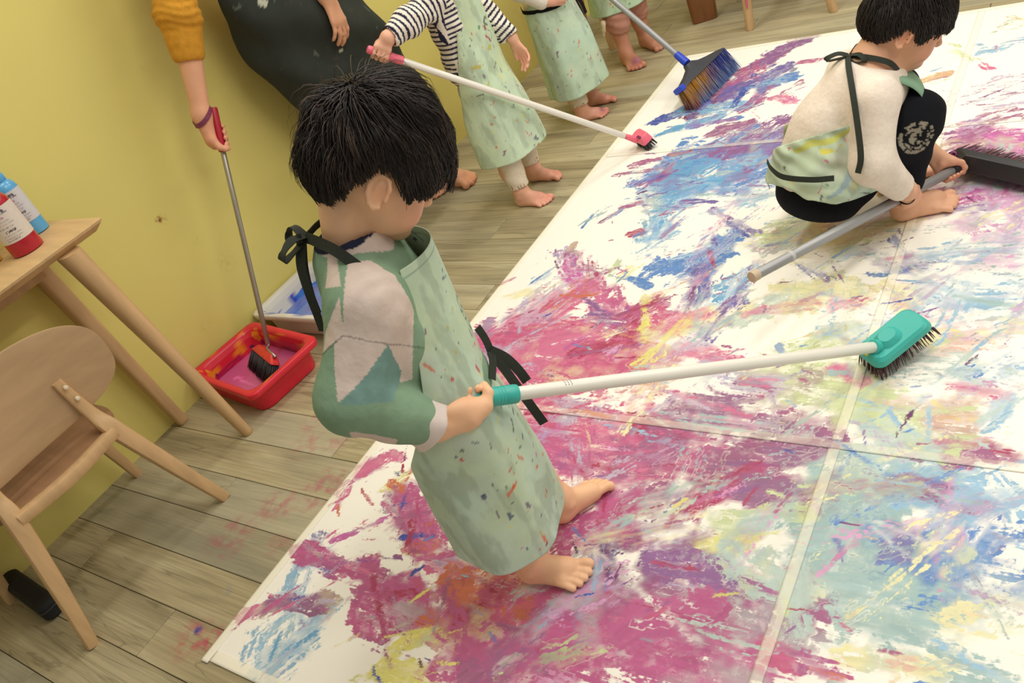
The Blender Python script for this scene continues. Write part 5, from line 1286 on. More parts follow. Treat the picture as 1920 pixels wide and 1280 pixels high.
# red brush of the grown-up, its head in the red tub
A0, A1 = np.array([-2.300, 1.545, .775]), np.array([-2.262, 1.232, .092]); AD = nrm(A1 - A0)
RB = thing('pole_brush', 'red brush with long thin metal pole standing in the red tub', 'brush')
pole('pole', A0 + AD * .05, A1, .0085, mat('brushed_steel', (170, 164, 150), .3, noise=.04, metal=.8), RB)
lathe('grip', A0 - AD * .012, AD, [(0, .007), (.001, .012), (.006, .0140), (.10, .0130), (.135, .0125), (.137, .009)], mat('red_grip', (168, 20, 44), .4, noise=.05), RB)
def red_head():
    lg = nrm((.88, -.45, -.05)); zz = nrm(np.array([.20, .62, .70])); R = frame(zz, lg); c = np.array([-2.236, 1.192, .086])
    rbox('brush_head', c, R, (.205, .034, .026), .009, mat('red_brush_plastic', (206, 44, 40), .4, noise=.05), RB, top=.7, bev=.003)
    MB().tube([A1 - AD * .02, A1 + np.array([.005, -.004, -.004]), c + R @ np.array([.0, 0, .016]), c + R @ np.array([.088, 0, .012])], .0045, 10).build('wire_brace', MATS['brushed_steel'], RB, smooth=True)
    bristles('bristles', c - R[:, 2] * .006, R, (.190, .024), (44, 5), .075, .0018, mat('grey_black_bristle', (58, 56, 58), .7, noise=.5, nscale=24), RB, .1, .05, 12)
red_head()
# ------------------------------------------------------------------ people: shared clothing bits
def cover(name, Fd, m, parent, keep, colfn=None, thick=.0018, relax=2):
    """a cloth panel: the part of an inflated body surface that `keep` selects, given thickness"""
    V, Q = Fd.nets()
    for _ in range(relax):
        acc = np.zeros_like(V); n = np.zeros(len(V))
        for a, b in ((0, 1), (1, 2), (2, 3), (3, 0)):
            for i, j in ((a, b), (b, a)): np.add.at(acc, Q[:, i], V[Q[:, j]]); np.add.at(n, Q[:, i], 1)
        V = V * .5 + .5 * acc / np.maximum(n, 1)[:, None]
    k = keep(V); Q = Q[k[Q].all(1)]
    for _ in range(12):
        E = np.sort(np.concatenate([Q[:, [0, 1]], Q[:, [1, 2]], Q[:, [2, 3]], Q[:, [3, 0]]]), axis=1); key = E[:, 0].astype(np.int64) * len(V) + E[:, 1]; u, c_ = np.unique(key, return_counts=True); b = u[c_ == 1]; ea, eb = (b // len(V)).astype(int), (b % len(V)).astype(int)
        acc = np.zeros_like(V); n = np.zeros(len(V)); np.add.at(acc, ea, V[eb]); np.add.at(acc, eb, V[ea]); np.add.at(n, ea, 1); np.add.at(n, eb, 1); w = n >= 2; V[w] = V[w] * .4 + .6 * acc[w] / n[w][:, None]
    used = np.unique(Q); re = np.full(len(V), -1); re[used] = np.arange(len(used)); V = V[used]; Q = re[Q]
    o = obj(name, rawmesh(name, V, Q, True, colfn(V) if colfn else None), m, parent); sd = o.modifiers.new('thickness', 'SOLIDIFY'); sd.thickness = thick; sd.offset = 1.0
    return o
def short_hair(parent, hc, HR, s, seed, n=2600, limits=None, m=None, name='hair'):
    def surf(d): return 1 / np.sqrt((d[:, 0] / .102) ** 2 + (d[:, 1] / .083) ** 2 + (np.where(d[:, 2] > 0, d[:, 2] / .121, d[:, 2] / .084)) ** 2) * (1 + .015 * np.sin(d[:, 1] * 15 + d[:, 0] * 8))
    lim = limits or ([0, 25, 45, 60, 74, 84, 100, 112, 130, 180], [12, 10, 6, -8, -16, 12, 12, -10, -28, -34])
    def limit(az): return np.radians(np.interp(np.degrees(np.abs(az)), *lim) + 2 * np.sin(az * 25))
    return hair(parent, hc, HR, s, surf, limit, (-.5, .05, .85), n, m or M_HAIR, seed, lift=.01, ln=(.25, .6), width=.0014, name=name)
SPECK = mat('speckled_leggings', (218, 204, 182), .9, noise=.10, nscale=220, bump=.2, bscale=500)
# ------------------------------------------------------------------ squatting child
SQ = thing('person', 'child in cream shirt and black trousers squatting barefoot over the painting', 'person', (-.52, 2.02, .0042), math.radians(28))
def make_squatter():
    F = Field((-.30, -.22, -.01), (.30, .24, .66), .0032)
    hc = np.array([.098, .010, .500]); HR = rotm(math.radians(-6), math.radians(32), math.radians(4)); head(F, hc, HR)
    F.rc((.040, .006, .470), (.005, 0, .405), .043, .048, .02)
    F.chain([(-.01, 0, .37), (-.09, 0, .27), (-.155, 0, .15)], [.085, .085, .09], .05); F.rc((-.012, -.085, .385), (-.012, .085, .385), .035, k=.03)
    wr = np.array([.030, -.118, .128]); F.chain([(-.012, -.10, .385), (-.045, -.150, .245), wr], [.036, .032, .024], .02)
    PR = to_local(SQ, FE + PD * .548); PA = to_local_dir(SQ, PD)
    grip(F, PR, PA, (.30, -.85, .20), wr, .0130, .0066, thumb=1.0, wr=.0225)
    wl = np.array([.140, .070, .115]); F.chain([(-.008, .10, .38), (.07, .150, .23), wl], [.036, .032, .024], .02)
    PL2 = to_local(SQ, FE + PD * .735); grip(F, PL2, PA, (-.2, .35, .8), wl, .0130, .0064, thumb=-1.0, wr=.022)
    for y, an in ((-1, (.040, -.040, .062)), (1, (.045, .105, .062))):
        F.chain([(-.14, y * .062, .135), (.085, an[1] + y * .012, .285), an], [.062, .044, .027], .03)
    foot(F, (.010, -.040), 1.5, .172, 1, (.040, -.040, .062), .027); foot(F, (.012, .108), 14, .168, -1, (.045, .105, .062), .027)
    F.half((0, 0, .0005), (0, 0, -1))
    hd = lambda x, y, z: hc + HR @ np.array([x, y, z])
    F.build('body', M_SKIN, SQ, lambda V: skin_cols(V, base=(224, 172, 138), spots=[(hd(.06, -.045, -.04), .03, (222, 136, 116), .4), (hd(.086, 0, -.058), .014, (196, 96, 88), .8), (hd(-.01, -.085, -.01), .02, (225, 130, 100), .4), (PR, .04, (232, 150, 124), .4), (PL2, .04, (232, 150, 124), .4)]))
    for y in (-1, 1):
        c0 = hd(.0785, y * .031, -.005); MB().tube([c0 + HR @ np.array([0, y * t, 0]) for t in (-.010, -.006, 0, .006, .010)], [.0008, .0042, .0058, .0042, .0008], 10, flat=.5).build('eye', M_EYE, SQ, smooth=True)
    short_hair(SQ, hc, HR, 1.02, 5, 5200, ([0, 25, 45, 60, 74, 84, 100, 112, 130, 180], [14, 12, 10, 2, -14, 10, 12, -8, -26, -32]))
    # shirt
    S = Field((-.29, -.22, .06), (.16, .23, .50), .0036)
    S.chain([(-.012, 0, .365), (-.09, 0, .285), (-.150, 0, .20)], [.100, .100, .105], .05); S.rc((-.015, -.088, .382), (-.015, .088, .382), .050, k=.05); S.rc((.000, 0, .40), (.018, 0, .43), .062, .055, .03)
    S.chain([(-.014, -.102, .378), (-.048, -.152, .250), (.012, -.126, .152)], [.054, .048, .037], .03); S.chain([(-.010, .102, .378), (.068, .152, .235), (.125, .085, .135)], [.054, .048, .037], .03)
    S.ripple(lambda x, y, z: .0013 * np.sin(z * 55 + x * 60 + 6 * np.sin(y * 25)) * np.exp(-((y + .14) / .07) ** 2) + .0011 * np.sin(x * 50 - z * 30 + y * 20))
    S.half((.022, 0, .432), (.45, 0, 1), .004); S.half((-.17, 0, .150), (-.55, 0, -1), .004)
    S.rc((.015, 0, .40), (.05, 0, .50), .048, .05, .004, 's'); S.rc((.006, -.127, .158), (.06, -.11, .08), .030, .034, .004, 's'); S.rc((.122, .088, .14), (.16, .05, .08), .030, .034, .004, 's')
    S.build('shirt', mat('cream_jersey', (234, 220, 204), .9, noise=.05, nscale=120, bump=.6, bscale=15, bdist=.014), SQ)
    # trousers with a round print on the knee
    T = Field((-.30, -.18, .0), (.20, .20, .38), .0034)
    T.ell((-.165, 0, .145), (.095, .118, .098), k=.04)
    for y, an in ((-1, (.046, -.042, .105)), (1, (.050, .104, .105))):
        T.chain([(-.14, y * .064, .135), (.085, -.056 if y < 0 else .115, .285), an], [.076, .058, .046], .035)
    T.half((0, 0, .088), (-.1, 0, -1), .004)
    for an in ((.046, -.042, .105), (.050, .104, .105)): T.rc((an[0], an[1], .11), (an[0], an[1], .04), .036, .038, .003, 's')
    T.ripple(lambda x, y, z: .0016 * np.sin(z * 80 + x * 50 + y * 30))
    def tc(V):
        c = np.tile(s2l((22, 23, 28)), (len(V), 1)); x = V[:, 0] + .202 * (V[:, 1] + .10); z = V[:, 2] + .555 * (V[:, 1] + .10); dx, dz = x - .060, z - .252; r = np.hypot(dx, dz); a = np.arctan2(dz, dx); f = V[:, 1] < -.06
        ink = np.array(s2l((168, 160, 142)))
        k = f & (((np.abs(r - .0365) < .0042) & (vnoise(np.stack([a * 3.2, r * 0 + .5], 1), 3.2, 2) > .40)) | ((np.abs(r - .0265) < .0030) & (vnoise(np.stack([a * 3, r * 0], 1), 3.0, 8) > .46)) | ((r < .0175) & (fbm(V, 150, 3, 2) > .42)) | ((np.abs(dz - .022) < .004) & (np.abs(dx) < .018) & (vnoise(np.stack([dx * 170, dx * 0], 1), 1, 4) > .36)))
        c[k] = c[k] * .25 + ink * .75; return c
    T.build('trousers', mat('black_jersey', (22, 23, 28), .9, attr='Col', noise=.08, nscale=90, bump=.25, bscale=600, spec=.15), SQ, tc)
    # apron round the hips
    A = Field((-.32, -.24, .03), (.20, .22, .44), .0036)
    A.ell((-.152, 0, .178), (.122, .148, .134), k=.05); A.rc((-.13, -.070, .185), (.02, -.080, .235), .092, .074, .05); A.rc((-.13, .066, .185), (.02, .10, .235), .088, .070, .05); A.chain([(-.03, 0, .36), (-.10, 0, .28)], [.116, .120], .05)
    A.ripple(lambda x, y, z: .0042 * np.sin((x * .6 + z) * 85 + 8 * np.sin(x * 16)) + .0035 * np.sin((x - z * .7) * 70 + y * 20) + .002 * np.sin(z * 150 + x * 90))
    poly = [(-0.262, 0.352), (-0.075, 0.343), (-0.030, 0.333), (-0.005, 0.232), (-0.004, 0.153), (-0.094, 0.143), (-0.159, 0.142), (-0.214, 0.174), (-0.252, 0.244), (-0.275, 0.303)]
    def keep(V):
        x = V[:, 0] + .202 * (V[:, 1] + .11); z = V[:, 2] + .555 * (V[:, 1] + .11)
        left = (V[:, 1] > .03) & (V[:, 2] > .10) & (V[:, 2] < .30) & (V[:, 0] > -.2)
        return (inpoly(x, z, poly) & (V[:, 1] < .03)) | left
    cf = apron_cols(31, 120, tint=((204, 214, 160), .4), zr=(.0, .36), ur=(-.30, .1), smear=16, extra=[([(-.2, .30), (-.17, .315), (-.12, .32), (-.08, .335)], .007, (206, 206, 90)), ([(-.15, .30), (-.13, .30)], .005, (214, 200, 60)), ([(-.09, .31), (-.085, .312)], .005, (214, 120, 120)), ([(-.10, .24), (-.13, .21), (-.16, .20)], .006, (150, 176, 190))])
    def acol(V): UV = np.stack([V[:, 0], V[:, 2]], 1); return cf(V, UV, None, None)
    cover('apron', A, M_APRON, SQ, keep, acol)
    # bib sagging away from the chest
    rows = []; 
    P0 = [(.062, .405), (.100, .372), (.120, .335), (.116, .300), (.090, .26)]
    P0 = catmull([(a, 0, b) for a, b in P0], 6); V = []; nb = 14
    for p in P0:
        for j in range(nb): u = j / (nb - 1) - .5; V.append((p[0] - .06 * u * u * 4 * .4, u * .17, p[2] + .004 * math.sin(j * 1.2)))
    I = np.arange(len(V)).reshape(-1, nb); Q = np.stack([I[:-1, :-1], I[:-1, 1:], I[1:, 1:], I[1:, :-1]], -1).reshape(-1, 4)
    o = obj('bib', rawmesh('bib', V, Q, True, np.tile(s2l((134, 170, 142)), (len(V), 1))), M_APRON, SQ); sd = o.modifiers.new('thickness', 'SOLIDIFY'); sd.thickness = .002
    ribbon('waist_tie', [(-.268, -.020, .268), (-.266, -.062, .266), (-.248, -.114, .262), (-.192, -.156, .256), (-.142, -.170, .250)], .014, M_STRAP, SQ, [(-1, -.2, .2), (-1, -.5, .2), (-.7, -.8, .3), (-.3, -1, .3), (-.1, -1, .3)])
    ribbon('neck_strap', [(.062, -.050, .405), (.035, -.066, .445), (-.005, -.045, .465), (-.034, -.004, .464)], .013, M_STRAP, SQ, [(.8, -.6, .3), (0, -1, .6), (-.5, -.6, .7), (-1, 0, .5)])
    ribbon('neck_strap', [(.062, .050, .405), (.035, .066, .445), (-.005, .045, .465), (-.034, .004, .464)], .013, M_STRAP, SQ, [(.8, .6, .3), (0, 1, .6), (-.5, .6, .7), (-1, 0, .5)])
    ribbon('bow', [(-.036, 0, .466), (-.058, .006, .476), (-.084, .012, .470), (-.078, .02, .460), (-.040, .004, .462)], .013, M_STRAP, SQ, [(0, -.3, 1), (-.2, -.3, 1), (-1, -.3, .3), (-.3, 0, -1), (0, 0, -1)])
    ribbon('bow', [(-.036, 0, .466), (-.020, -.034, .474), (-.014, -.052, .462), (-.024, -.034, .456), (-.040, -.002, .462)], .012, M_STRAP, SQ, [(0, -.3, 1), (0, -.6, 1), (0, -1, .3), (0, -.3, -1), (0, 0, -1)])
    ribbon('strap_end', [(-.040, -.010, .466), (-.050, -.050, .458), (-.062, -.110, .424), (-.072, -.160, .362), (-.082, -.196, .300), (-.094, -.200, .262)], .014, M_STRAP, SQ, [(-.5, -.9, .6)] * 6)
    w_ = to_local(SQ, FE + PD * .548)
    ribbon('wrist_band', [wr + np.array([.020 * math.cos(a) * 1.05, .012 * math.sin(a), -.012 + .020 * math.sin(a)]) for a in np.linspace(0, 2 * math.pi, 13)], .004, M_BLACK, SQ, (.3, -.6, -.6), thick=.002, n=3)
make_squatter()
# ------------------------------------------------------------------ standing child, generic lower body helper
def kid_legs(F, feet, hipz, hipx, scale=1.0):
    for (hx, hy, deg, L_, side) in feet:
        a = math.radians(deg); an = (hx + math.cos(a) * L_ * .22, hy + math.sin(a) * L_ * .22, .066 * scale)
        F.chain([(hipx, hy * .62, hipz), (an[0] * .6 + hipx * .4 + .01, hy * .85, hipz * .52), an], [.054 * scale, .040 * scale, .026 * scale], .03); F.ell(((an[0] + hipx) / 2 - .004, hy * .92, hipz * .32), (.033 * scale, .031 * scale, .055 * scale), k=.02)
        foot(F, (hx, hy), deg, L_, side, an, .026 * scale)
    F.half((0, 0, .0005), (0, 0, -1))
def leggings(name, parent, feet, hipz, hipx, zcut, m, k=1.0, h=.0045, extra=None):
    T = Field((-.25, -.24, zcut - .03), (.22, .24, hipz + .14), h); T.ell((hipx, 0, hipz + .02), (.08, .105, .08), k=.04)
    for (hx, hy, deg, L_, side) in feet:
        a = math.radians(deg); an = (hx + math.cos(a) * L_ * .22, hy + math.sin(a) * L_ * .22, .066)
        T.chain([(hipx, hy * .62, hipz), (an[0] * .6 + hipx * .4 + .01, hy * .85, hipz * .52), an], [.056 * k, .045 * k, .038 * k], .03)
    T.ripple(lambda x, y, z: .0012 * np.sin(z * 110 + x * 40 + y * 50)); T.half((0, 0, zcut), (0, 0, -1), .003); T.half((0, 0, hipz + .09), (0, 0, 1), .003)
    for (hx, hy, deg, L_, side) in feet:
        a = math.radians(deg); an = np.array((hx + math.cos(a) * L_ * .22, hy + math.sin(a) * L_ * .22, .066)); kn = np.array((an[0] * .6 + hipx * .4 + .01, hy * .85, hipz * .52)); t = (zcut - an[2]) / (kn[2] - an[2]); q = an + (kn - an) * t; dd = nrm(an - kn)
        T.rc(q - dd * .012, q + dd * .05, .034 * k, .034 * k, .002, 's')
    return T.build(name, m, parent)
# ------------------------------------------------------------------ child in stripes
ST_ = thing('person', 'child in navy striped shirt and mint apron holding a pink brush', 'person', (-1.82, 2.295, 0), math.radians(12))
def make_striped():
    feet = [(-.030, -.116, -9.5, .147, 1), (-.040, .066, -9, .150, -1)]
    F = Field((-.33, -.40, -.01), (.20, .24, 1.08), .0036)
    hc = np.array([.03, 0, .945]); HR = rotm(0, math.radians(25), 0); head(F, hc, HR); F.rc((-.005, 0, .90), (-.04, 0, .81), .043, .047, .02)
    F.ell((-.05, 0, .69), (.068, .10, .12), k=.04); F.ell((-.045, 0, .52), (.072, .095, .11), k=.04); F.rc((-.05, -.085, .785), (-.05, .085, .785), .033, k=.03)
    P = to_local(ST_, HP + DP * .0); A = to_local_dir(ST_, DP); wr = np.array([-.142, -.300, .752])
    F.chain([(-.05, -.10, .785), (-.105, -.215, .760), wr], [.033, .029, .0215], .02)
    grip(F, P, A, (.15, .25, .95), wr, .0138, .0062, thumb=1.0, wr=.0205)
    F.chain([(-.05, .10, .785), (-.01, .135, .64), (.068, .125, .525)], [.033, .029, .0215], .02); openhand(F, (.070, .124, .515), (.35, -.03, -.95), (-.3, -1, 0), .118, -1, 28, wr=.010)
    kid_legs(F, feet, .43, -.045)
    F.build('body', M_SKIN, ST_, lambda V: skin_cols(V, base=(228, 174, 146), spots=[((.09, -.118, .01), .05, (224, 128, 112), .5), ((.085, .06, .01), .05, (224, 128, 112), .5), ((.09, .12, .45), .04, (230, 140, 120), .4)]))
    short_hair(ST_, hc, HR, 1.0, 15, 1500)
    S = Field((-.26, -.37, .42), (.12, .23, .86), .0034)
    S.ell((-.052, 0, .68), (.088, .122, .14), k=.04); S.ell((-.048, 0, .53), (.094, .120, .11), k=.05); S.rc((-.052, -.086, .775), (-.052, .086, .775), .048, k=.04); S.rc((-.05, 0, .80), (-.04, 0, .835), .058, .052, .03)
    S.chain([(-.052, -.10, .772), (-.106, -.214, .758), (-.130, -.276, .752)], [.050, .044, .036], .03); S.chain([(-.05, .10, .772), (-.012, .136, .645), (.055, .127, .545)], [.050, .044, .036], .03)
    S.ripple(lambda x, y, z: .0018 * np.sin(z * 90 + y * 60 + x * 40) + .0012 * np.sin(x * 120 + y * 70))
    S.half((-.036, 0, .84), (.1, 0, 1), .003); S.half((0, 0, .455), (0, 0, -1), .003); S.rc((-.04, 0, .80), (-.035, 0, .90), .046, .048, .004, 's')
    S.rc((-.128, -.270, .753), (-.17, -.34, .745), .029, .032, .003, 's'); S.rc((.052, .127, .55), (.085, .12, .48), .029, .032, .003, 's')
    def cols(V):
        a0, a1 = np.array([-.05, -.10, .78]), np.array([-.135, -.28, .752]); b0, b1 = np.array([-.05, .10, .78]), np.array([.06, .127, .53])
        s = V[:, 2].copy() + .02 * V[:, 0]
        ra = V[:, 1] < -.118; s[ra] = ((V[ra] - a0) @ nrm(a1 - a0)) * .9; lb = (V[:, 1] > .112) | ((V[:, 1] > .09) & (V[:, 0] > .02)); s[lb] = ((V[lb] - b0) @ nrm(b1 - b0)) * .9
        s = s + .003 * fbm(V, 14, 4, 2); ph = (s / .0165) % 1.0
        return np.where((ph < .42)[:, None], s2l((42, 42, 66)), s2l((238, 230, 214)))
    S.build('striped_shirt', M_CLOTH, ST_, cols)
    leggings('leggings', ST_, feet, .43, -.045, .078, SPECK)
    keys = [(0, .190, -.022, -.012, .130, .162, 128, 100, 0), (.3, .36, -.032, -.008, .120, .152, 122, 100, 0), (.5, .48, -.044, 0, .102, .124, 108, 96, 0), (.62, .56, -.048, 0, .100, .124, 84, 84, 0), (.8, .66, -.05, 0, .098, .112, 66, 66, 0), (1.0, .785, -.045, 0, .094, .090, 60, 60, 0)]
    ex = [([(-.02, .62), (-.005, .635), (.012, .625)], .004, (80, 90, 90)), ([(-.03, .60), (-.02, .59), (-.01, .575)], .004, (170, 50, 70)), ([(.0, .61), (.02, .60), (.015, .585), (.0, .58)], .0018, (60, 50, 60)), ([(-.045, .56), (-.03, .565)], .006, (190, 180, 60)), ([(-.05, .635), (-.045, .64)], .005, (70, 140, 90)), ([(-.01, .64), (.01, .65), (.03, .645)], .005, (100, 106, 104)), ([(-.06, .31), (-.056, .31)], .005, (206, 206, 60)), ([(-.05, .22), (-.045, .215)], .005, (120, 130, 150)), ([(.03, .38), (.035, .37)], .006, (196, 130, 140))]
    def folds(th, v): return .004 * np.sin(th * 6 + 2 * v + 1) * max(0, 1 - v) + .003 * np.sin(th * 2.5 + 8 * v)
    sheet('apron', keys, M_APRON, ST_, 110, 160, folds, apron_cols(51, 190, base=(196, 216, 186), tint=((206, 214, 150), .35), extra=ex, zr=(.19, .78), ur=(-.25, .2)))
    ribbon('neck_strap', [(.0, -.075, .782), (-.02, -.075, .82), (-.06, -.05, .845), (-.092, 0, .845), (-.06, .05, .845), (-.02, .075, .82), (.0, .075, .782)], .015, M_STRAP, ST_, [(.5, -1, .3), (0, -1, .6), (-.5, -.6, .8), (-1, 0, .5), (-.5, .6, .8), (0, 1, .6), (.5, 1, .3)])
make_striped()
# ------------------------------------------------------------------ child with the black waist tie
C3 = thing('person', 'child in mint apron with black waist tie standing beside the striped child', 'person', (-1.83, 2.91, 0), math.radians(10))
def make_third():
    feet = [(-.072, -.088, 14, .140, 1), (-.070, .064, 3, .140, -1)]
    F = Field((-.26, -.24, -.01), (.20, .24, 1.0), .0044); hc = np.array([-.03, 0, .885]); HR = rotm(0, math.radians(15), 0); head(F, hc, HR); F.rc((-.055, 0, .83), (-.075, 0, .75), .043, .046, .02)
    F.ell((-.075, 0, .64), (.068, .098, .12), k=.04); F.ell((-.070, 0, .48), (.072, .095, .11), k=.04); F.rc((-.075, -.085, .735), (-.075, .085, .735), .033, k=.03)
    for y in (-1, 1):
        F.chain([(-.075, y * .10, .735), (-.10, y * .145, .60), (-.02, y * .12, .52)], [.033, .029, .021], .02); openhand(F, (-.015, y * .115, .515), (.9, -y * .3, .1), (.2, -y, -.2), .11, -y, 30)
    kid_legs(F, feet, .40, -.068)
    F.build('body', M_SKIN, C3, lambda V: skin_cols(V, base=(224, 166, 140), spots=[((.06, -.06, .01), .05, (214, 120, 110), .6), ((.05, .07, .01), .05, (214, 120, 110), .6), ((.035, -.055, .025), .012, (150, 80, 130), .8)]))
    short_hair(C3, hc, HR, 1.0, 25, 1200)
    S = Field((-.24, -.22, .40), (.08, .22, .80), .0046); S.ell((-.076, 0, .63), (.086, .120, .14), k=.04); S.ell((-.070, 0, .49), (.092, .116, .10), k=.05); S.rc((-.076, -.086, .725), (-.076, .086, .725), .047, k=.04)
    for y in (-1, 1): S.chain([(-.076, y * .10, .722), (-.102, y * .146, .605), (-.04, y * .127, .535)], [.048, .043, .035], .03)
    S.half((-.07, 0, .775), (0, 0, 1), .003); S.half((0, 0, .43), (0, 0, -1), .003)
    def cols(V):
        c = np.tile(s2l((234, 228, 214)), (len(V), 1)); uv = np.stack([V[:, 1] * 1.0, V[:, 2] * 1.6], 1); k = (np.abs(fbm(uv, 26, 6, 2) - .5) < .045) & (V[:, 2] > .52) & (V[:, 2] < .64) & (V[:, 0] > -.12); c[k] = s2l((30, 30, 34)); return c
    S.build('shirt', M_CLOTH, C3, cols)
    leggings('leggings', C3, feet, .40, -.068, .075, SPECK)
    keys = [(0, .130, -.050, -.006, .124, .150, 150, 110, .004), (.4, .33, -.056, -.002, .118, .142, 146, 112, 0), (.72, .49, -.070, 0, .098, .124, 140, 116, 0), (.80, .53, -.072, 0, .094, .122, 92, 92, 0), (1.0, .70, -.072, 0, .096, .095, 64, 64, 0)]
    def folds(th, v): return (.006 * np.sin(th * 4 + 1 + 2 * v) + .003 * np.sin(th * 9 + 4 * v)) * max(0, 1 - v)
    sheet('apron', keys, M_APRON, C3, 100, 120, folds, apron_cols(61, 130, base=(190, 214, 190), tint=((204, 210, 170), .3), zr=(.13, .7), ur=(-.3, .2)))
    ribbon('waist_tie', [(-.155, -.070, .508), (-.13, -.108, .500), (-.07, -.127, .495), (-.01, -.105, .488), (.020, -.055, .484), (.030, 0, .482), (.022, .045, .484), (-.01, .10, .49)], .015, M_BLACK, C3, [(-1, -.6, 0), (-.6, -1, 0), (0, -1, 0), (.6, -.9, 0), (1, -.5, 0), (1, 0, 0), (1, .4, 0), (.5, 1, 0)])
    ribbon('strap_end', [(.026, .030, .486), (.038, .036, .42), (.042, .046, .34), (.046, .050, .28), (.045, .050, .215)], .014, M_BLACK, C3, (1, -.7, .2))
    ribbon('strap_end', [(.024, .040, .486), (.045, .052, .44), (.05, .056, .39)], .016, M_BLACK, C3, (1, -.5, .3))
make_third()
# ------------------------------------------------------------------ child with the rolled-up trousers
C4 = thing('person', 'child in rolled-up pink trousers and mint apron holding the grey broom', 'person', (-1.87, 3.42, 0), math.radians(-45))
def make_fourth():
    feet = [(-.012, -.052, 2, .172, 1), (-.120, .082, 12, .172, -1)]
    F = Field((-.26, -.24, -.01), (.40, .26, 1.06), .0044); hc = np.array([.04, 0, .94]); HR = rotm(0, math.radians(25), 0); head(F, hc, HR); F.rc((.0, 0, .89), (-.03, 0, .80), .043, .046, .02)
    F.ell((-.04, 0, .68), (.068, .10, .12), k=.04); F.ell((-.04, 0, .51), (.072, .095, .11), k=.04); F.rc((-.04, -.085, .775), (-.04, .085, .775), .033, k=.03)
    A = to_local_dir(C4, -BD)
    for y, t in ((-1, .70), (1, .52)):
        P = to_local(C4, S0 + BD * t); wr = P + np.array([-.045, y * .012, .012]); F.chain([(-.04, y * .10, .775), (.02, y * .15, .64), wr], [.033, .029, .021], .02); grip(F, P, A * (1 if y > 0 else 1), (-.9, 0, .3), wr, .0122, .0062, thumb=-1.0 if y < 0 else 1.0, wr=.02)
    kid_legs(F, feet, .42, -.045, 1.05)
    F.build('body', M_SKIN, C4, lambda V: skin_cols(V, base=(198, 140, 114), spots=[((.12, -.04, .03), .022, (140, 80, 130), .8), ((.15, -.05, .01), .04, (206, 116, 100), .5)]))
    short_hair(C4, hc, HR, 1.0, 35, 1200)
    S = Field((-.22, -.22, .42), (.32, .22, .84), .005); S.ell((-.042, 0, .67), (.086, .120, .14), k=.04); S.ell((-.040, 0, .52), (.092, .116, .10), k=.05); S.rc((-.042, -.086, .765), (-.042, .086, .765), .047, k=.04)
    for y, t in ((-1, .70), (1, .52)):
        P = to_local(C4, S0 + BD * t); wr = P + np.array([-.06, y * .016, .016]); S.chain([(-.042, y * .10, .762), (.02, y * .15, .645), wr], [.048, .043, .034], .03)
    S.half((-.03, 0, .815), (0, 0, 1), .003); S.half((0, 0, .45), (0, 0, -1), .003)
    S.build('shirt', mat('grey_shirt', (176, 170, 164), .9, noise=.05, nscale=60), C4)
    # trousers bunched up below the knee
    T = Field((-.22, -.20, .12), (.16, .20, .56), .0045); T.ell((-.045, 0, .44), (.092, .118, .09), k=.04)
    for (hx, hy, deg, L_, side) in feet:
        a = math.radians(deg); an = np.array((hx + math.cos(a) * L_ * .22, hy + math.sin(a) * L_ * .22, .069)); kn = np.array((an[0] * .6 - .045 * .4 + .01, hy * .85, .22)); T.chain([(-.045, hy * .62, .42), kn, kn + (an - kn) * .22], [.068, .052, .046], .03)
        for q in (.05, .18, .30): c = kn + (an - kn) * q; T.rc(c + np.array([-.008, -.006, .004]), c + np.array([.010, .006, -.004]), .045, .043, .012)
    T.ripple(lambda x, y, z: .0016 * np.sin(z * 150 + x * 60 + y * 40)); T.half((0, 0, .148), (0, 0, -1), .006)
    T.build('trousers', mat('dusty_pink_cotton', (188, 134, 116), .9, noise=.08, nscale=40, bump=.3, bscale=300), C4)
    kn = MB(); q0 = np.array([.018, -.105, .215]); kn.tube(catmull([q0, q0 + np.array([.014, -.008, .012]), q0 + np.array([.02, -.014, -.01]), q0 + np.array([.010, -.022, -.05])], 5), [.011] * 9 + [.009] * 4 + [.006] * 3, 10).build('tie_knot', mat('ivory_cord', (222, 206, 176), .8, noise=.05), C4, smooth=True)
    keys = [(0, .250, -.030, 0, .106, .140, 115, 110, -.004), (.4, .40, -.038, 0, .100, .130, 112, 110, 0), (.66, .51, -.04, 0, .098, .122, 104, 104, 0), (1.0, .74, -.04, 0, .094, .092, 60, 60, 0)]
    sheet('apron', keys, M_APRON, C4, 80, 90, lambda th, v: .004 * np.sin(th * 5 + 3 * v) * (1 - v), apron_cols(71, 60, base=(184, 210, 178), zr=(.25, .74), ur=(-.2, .2)))
make_fourth()
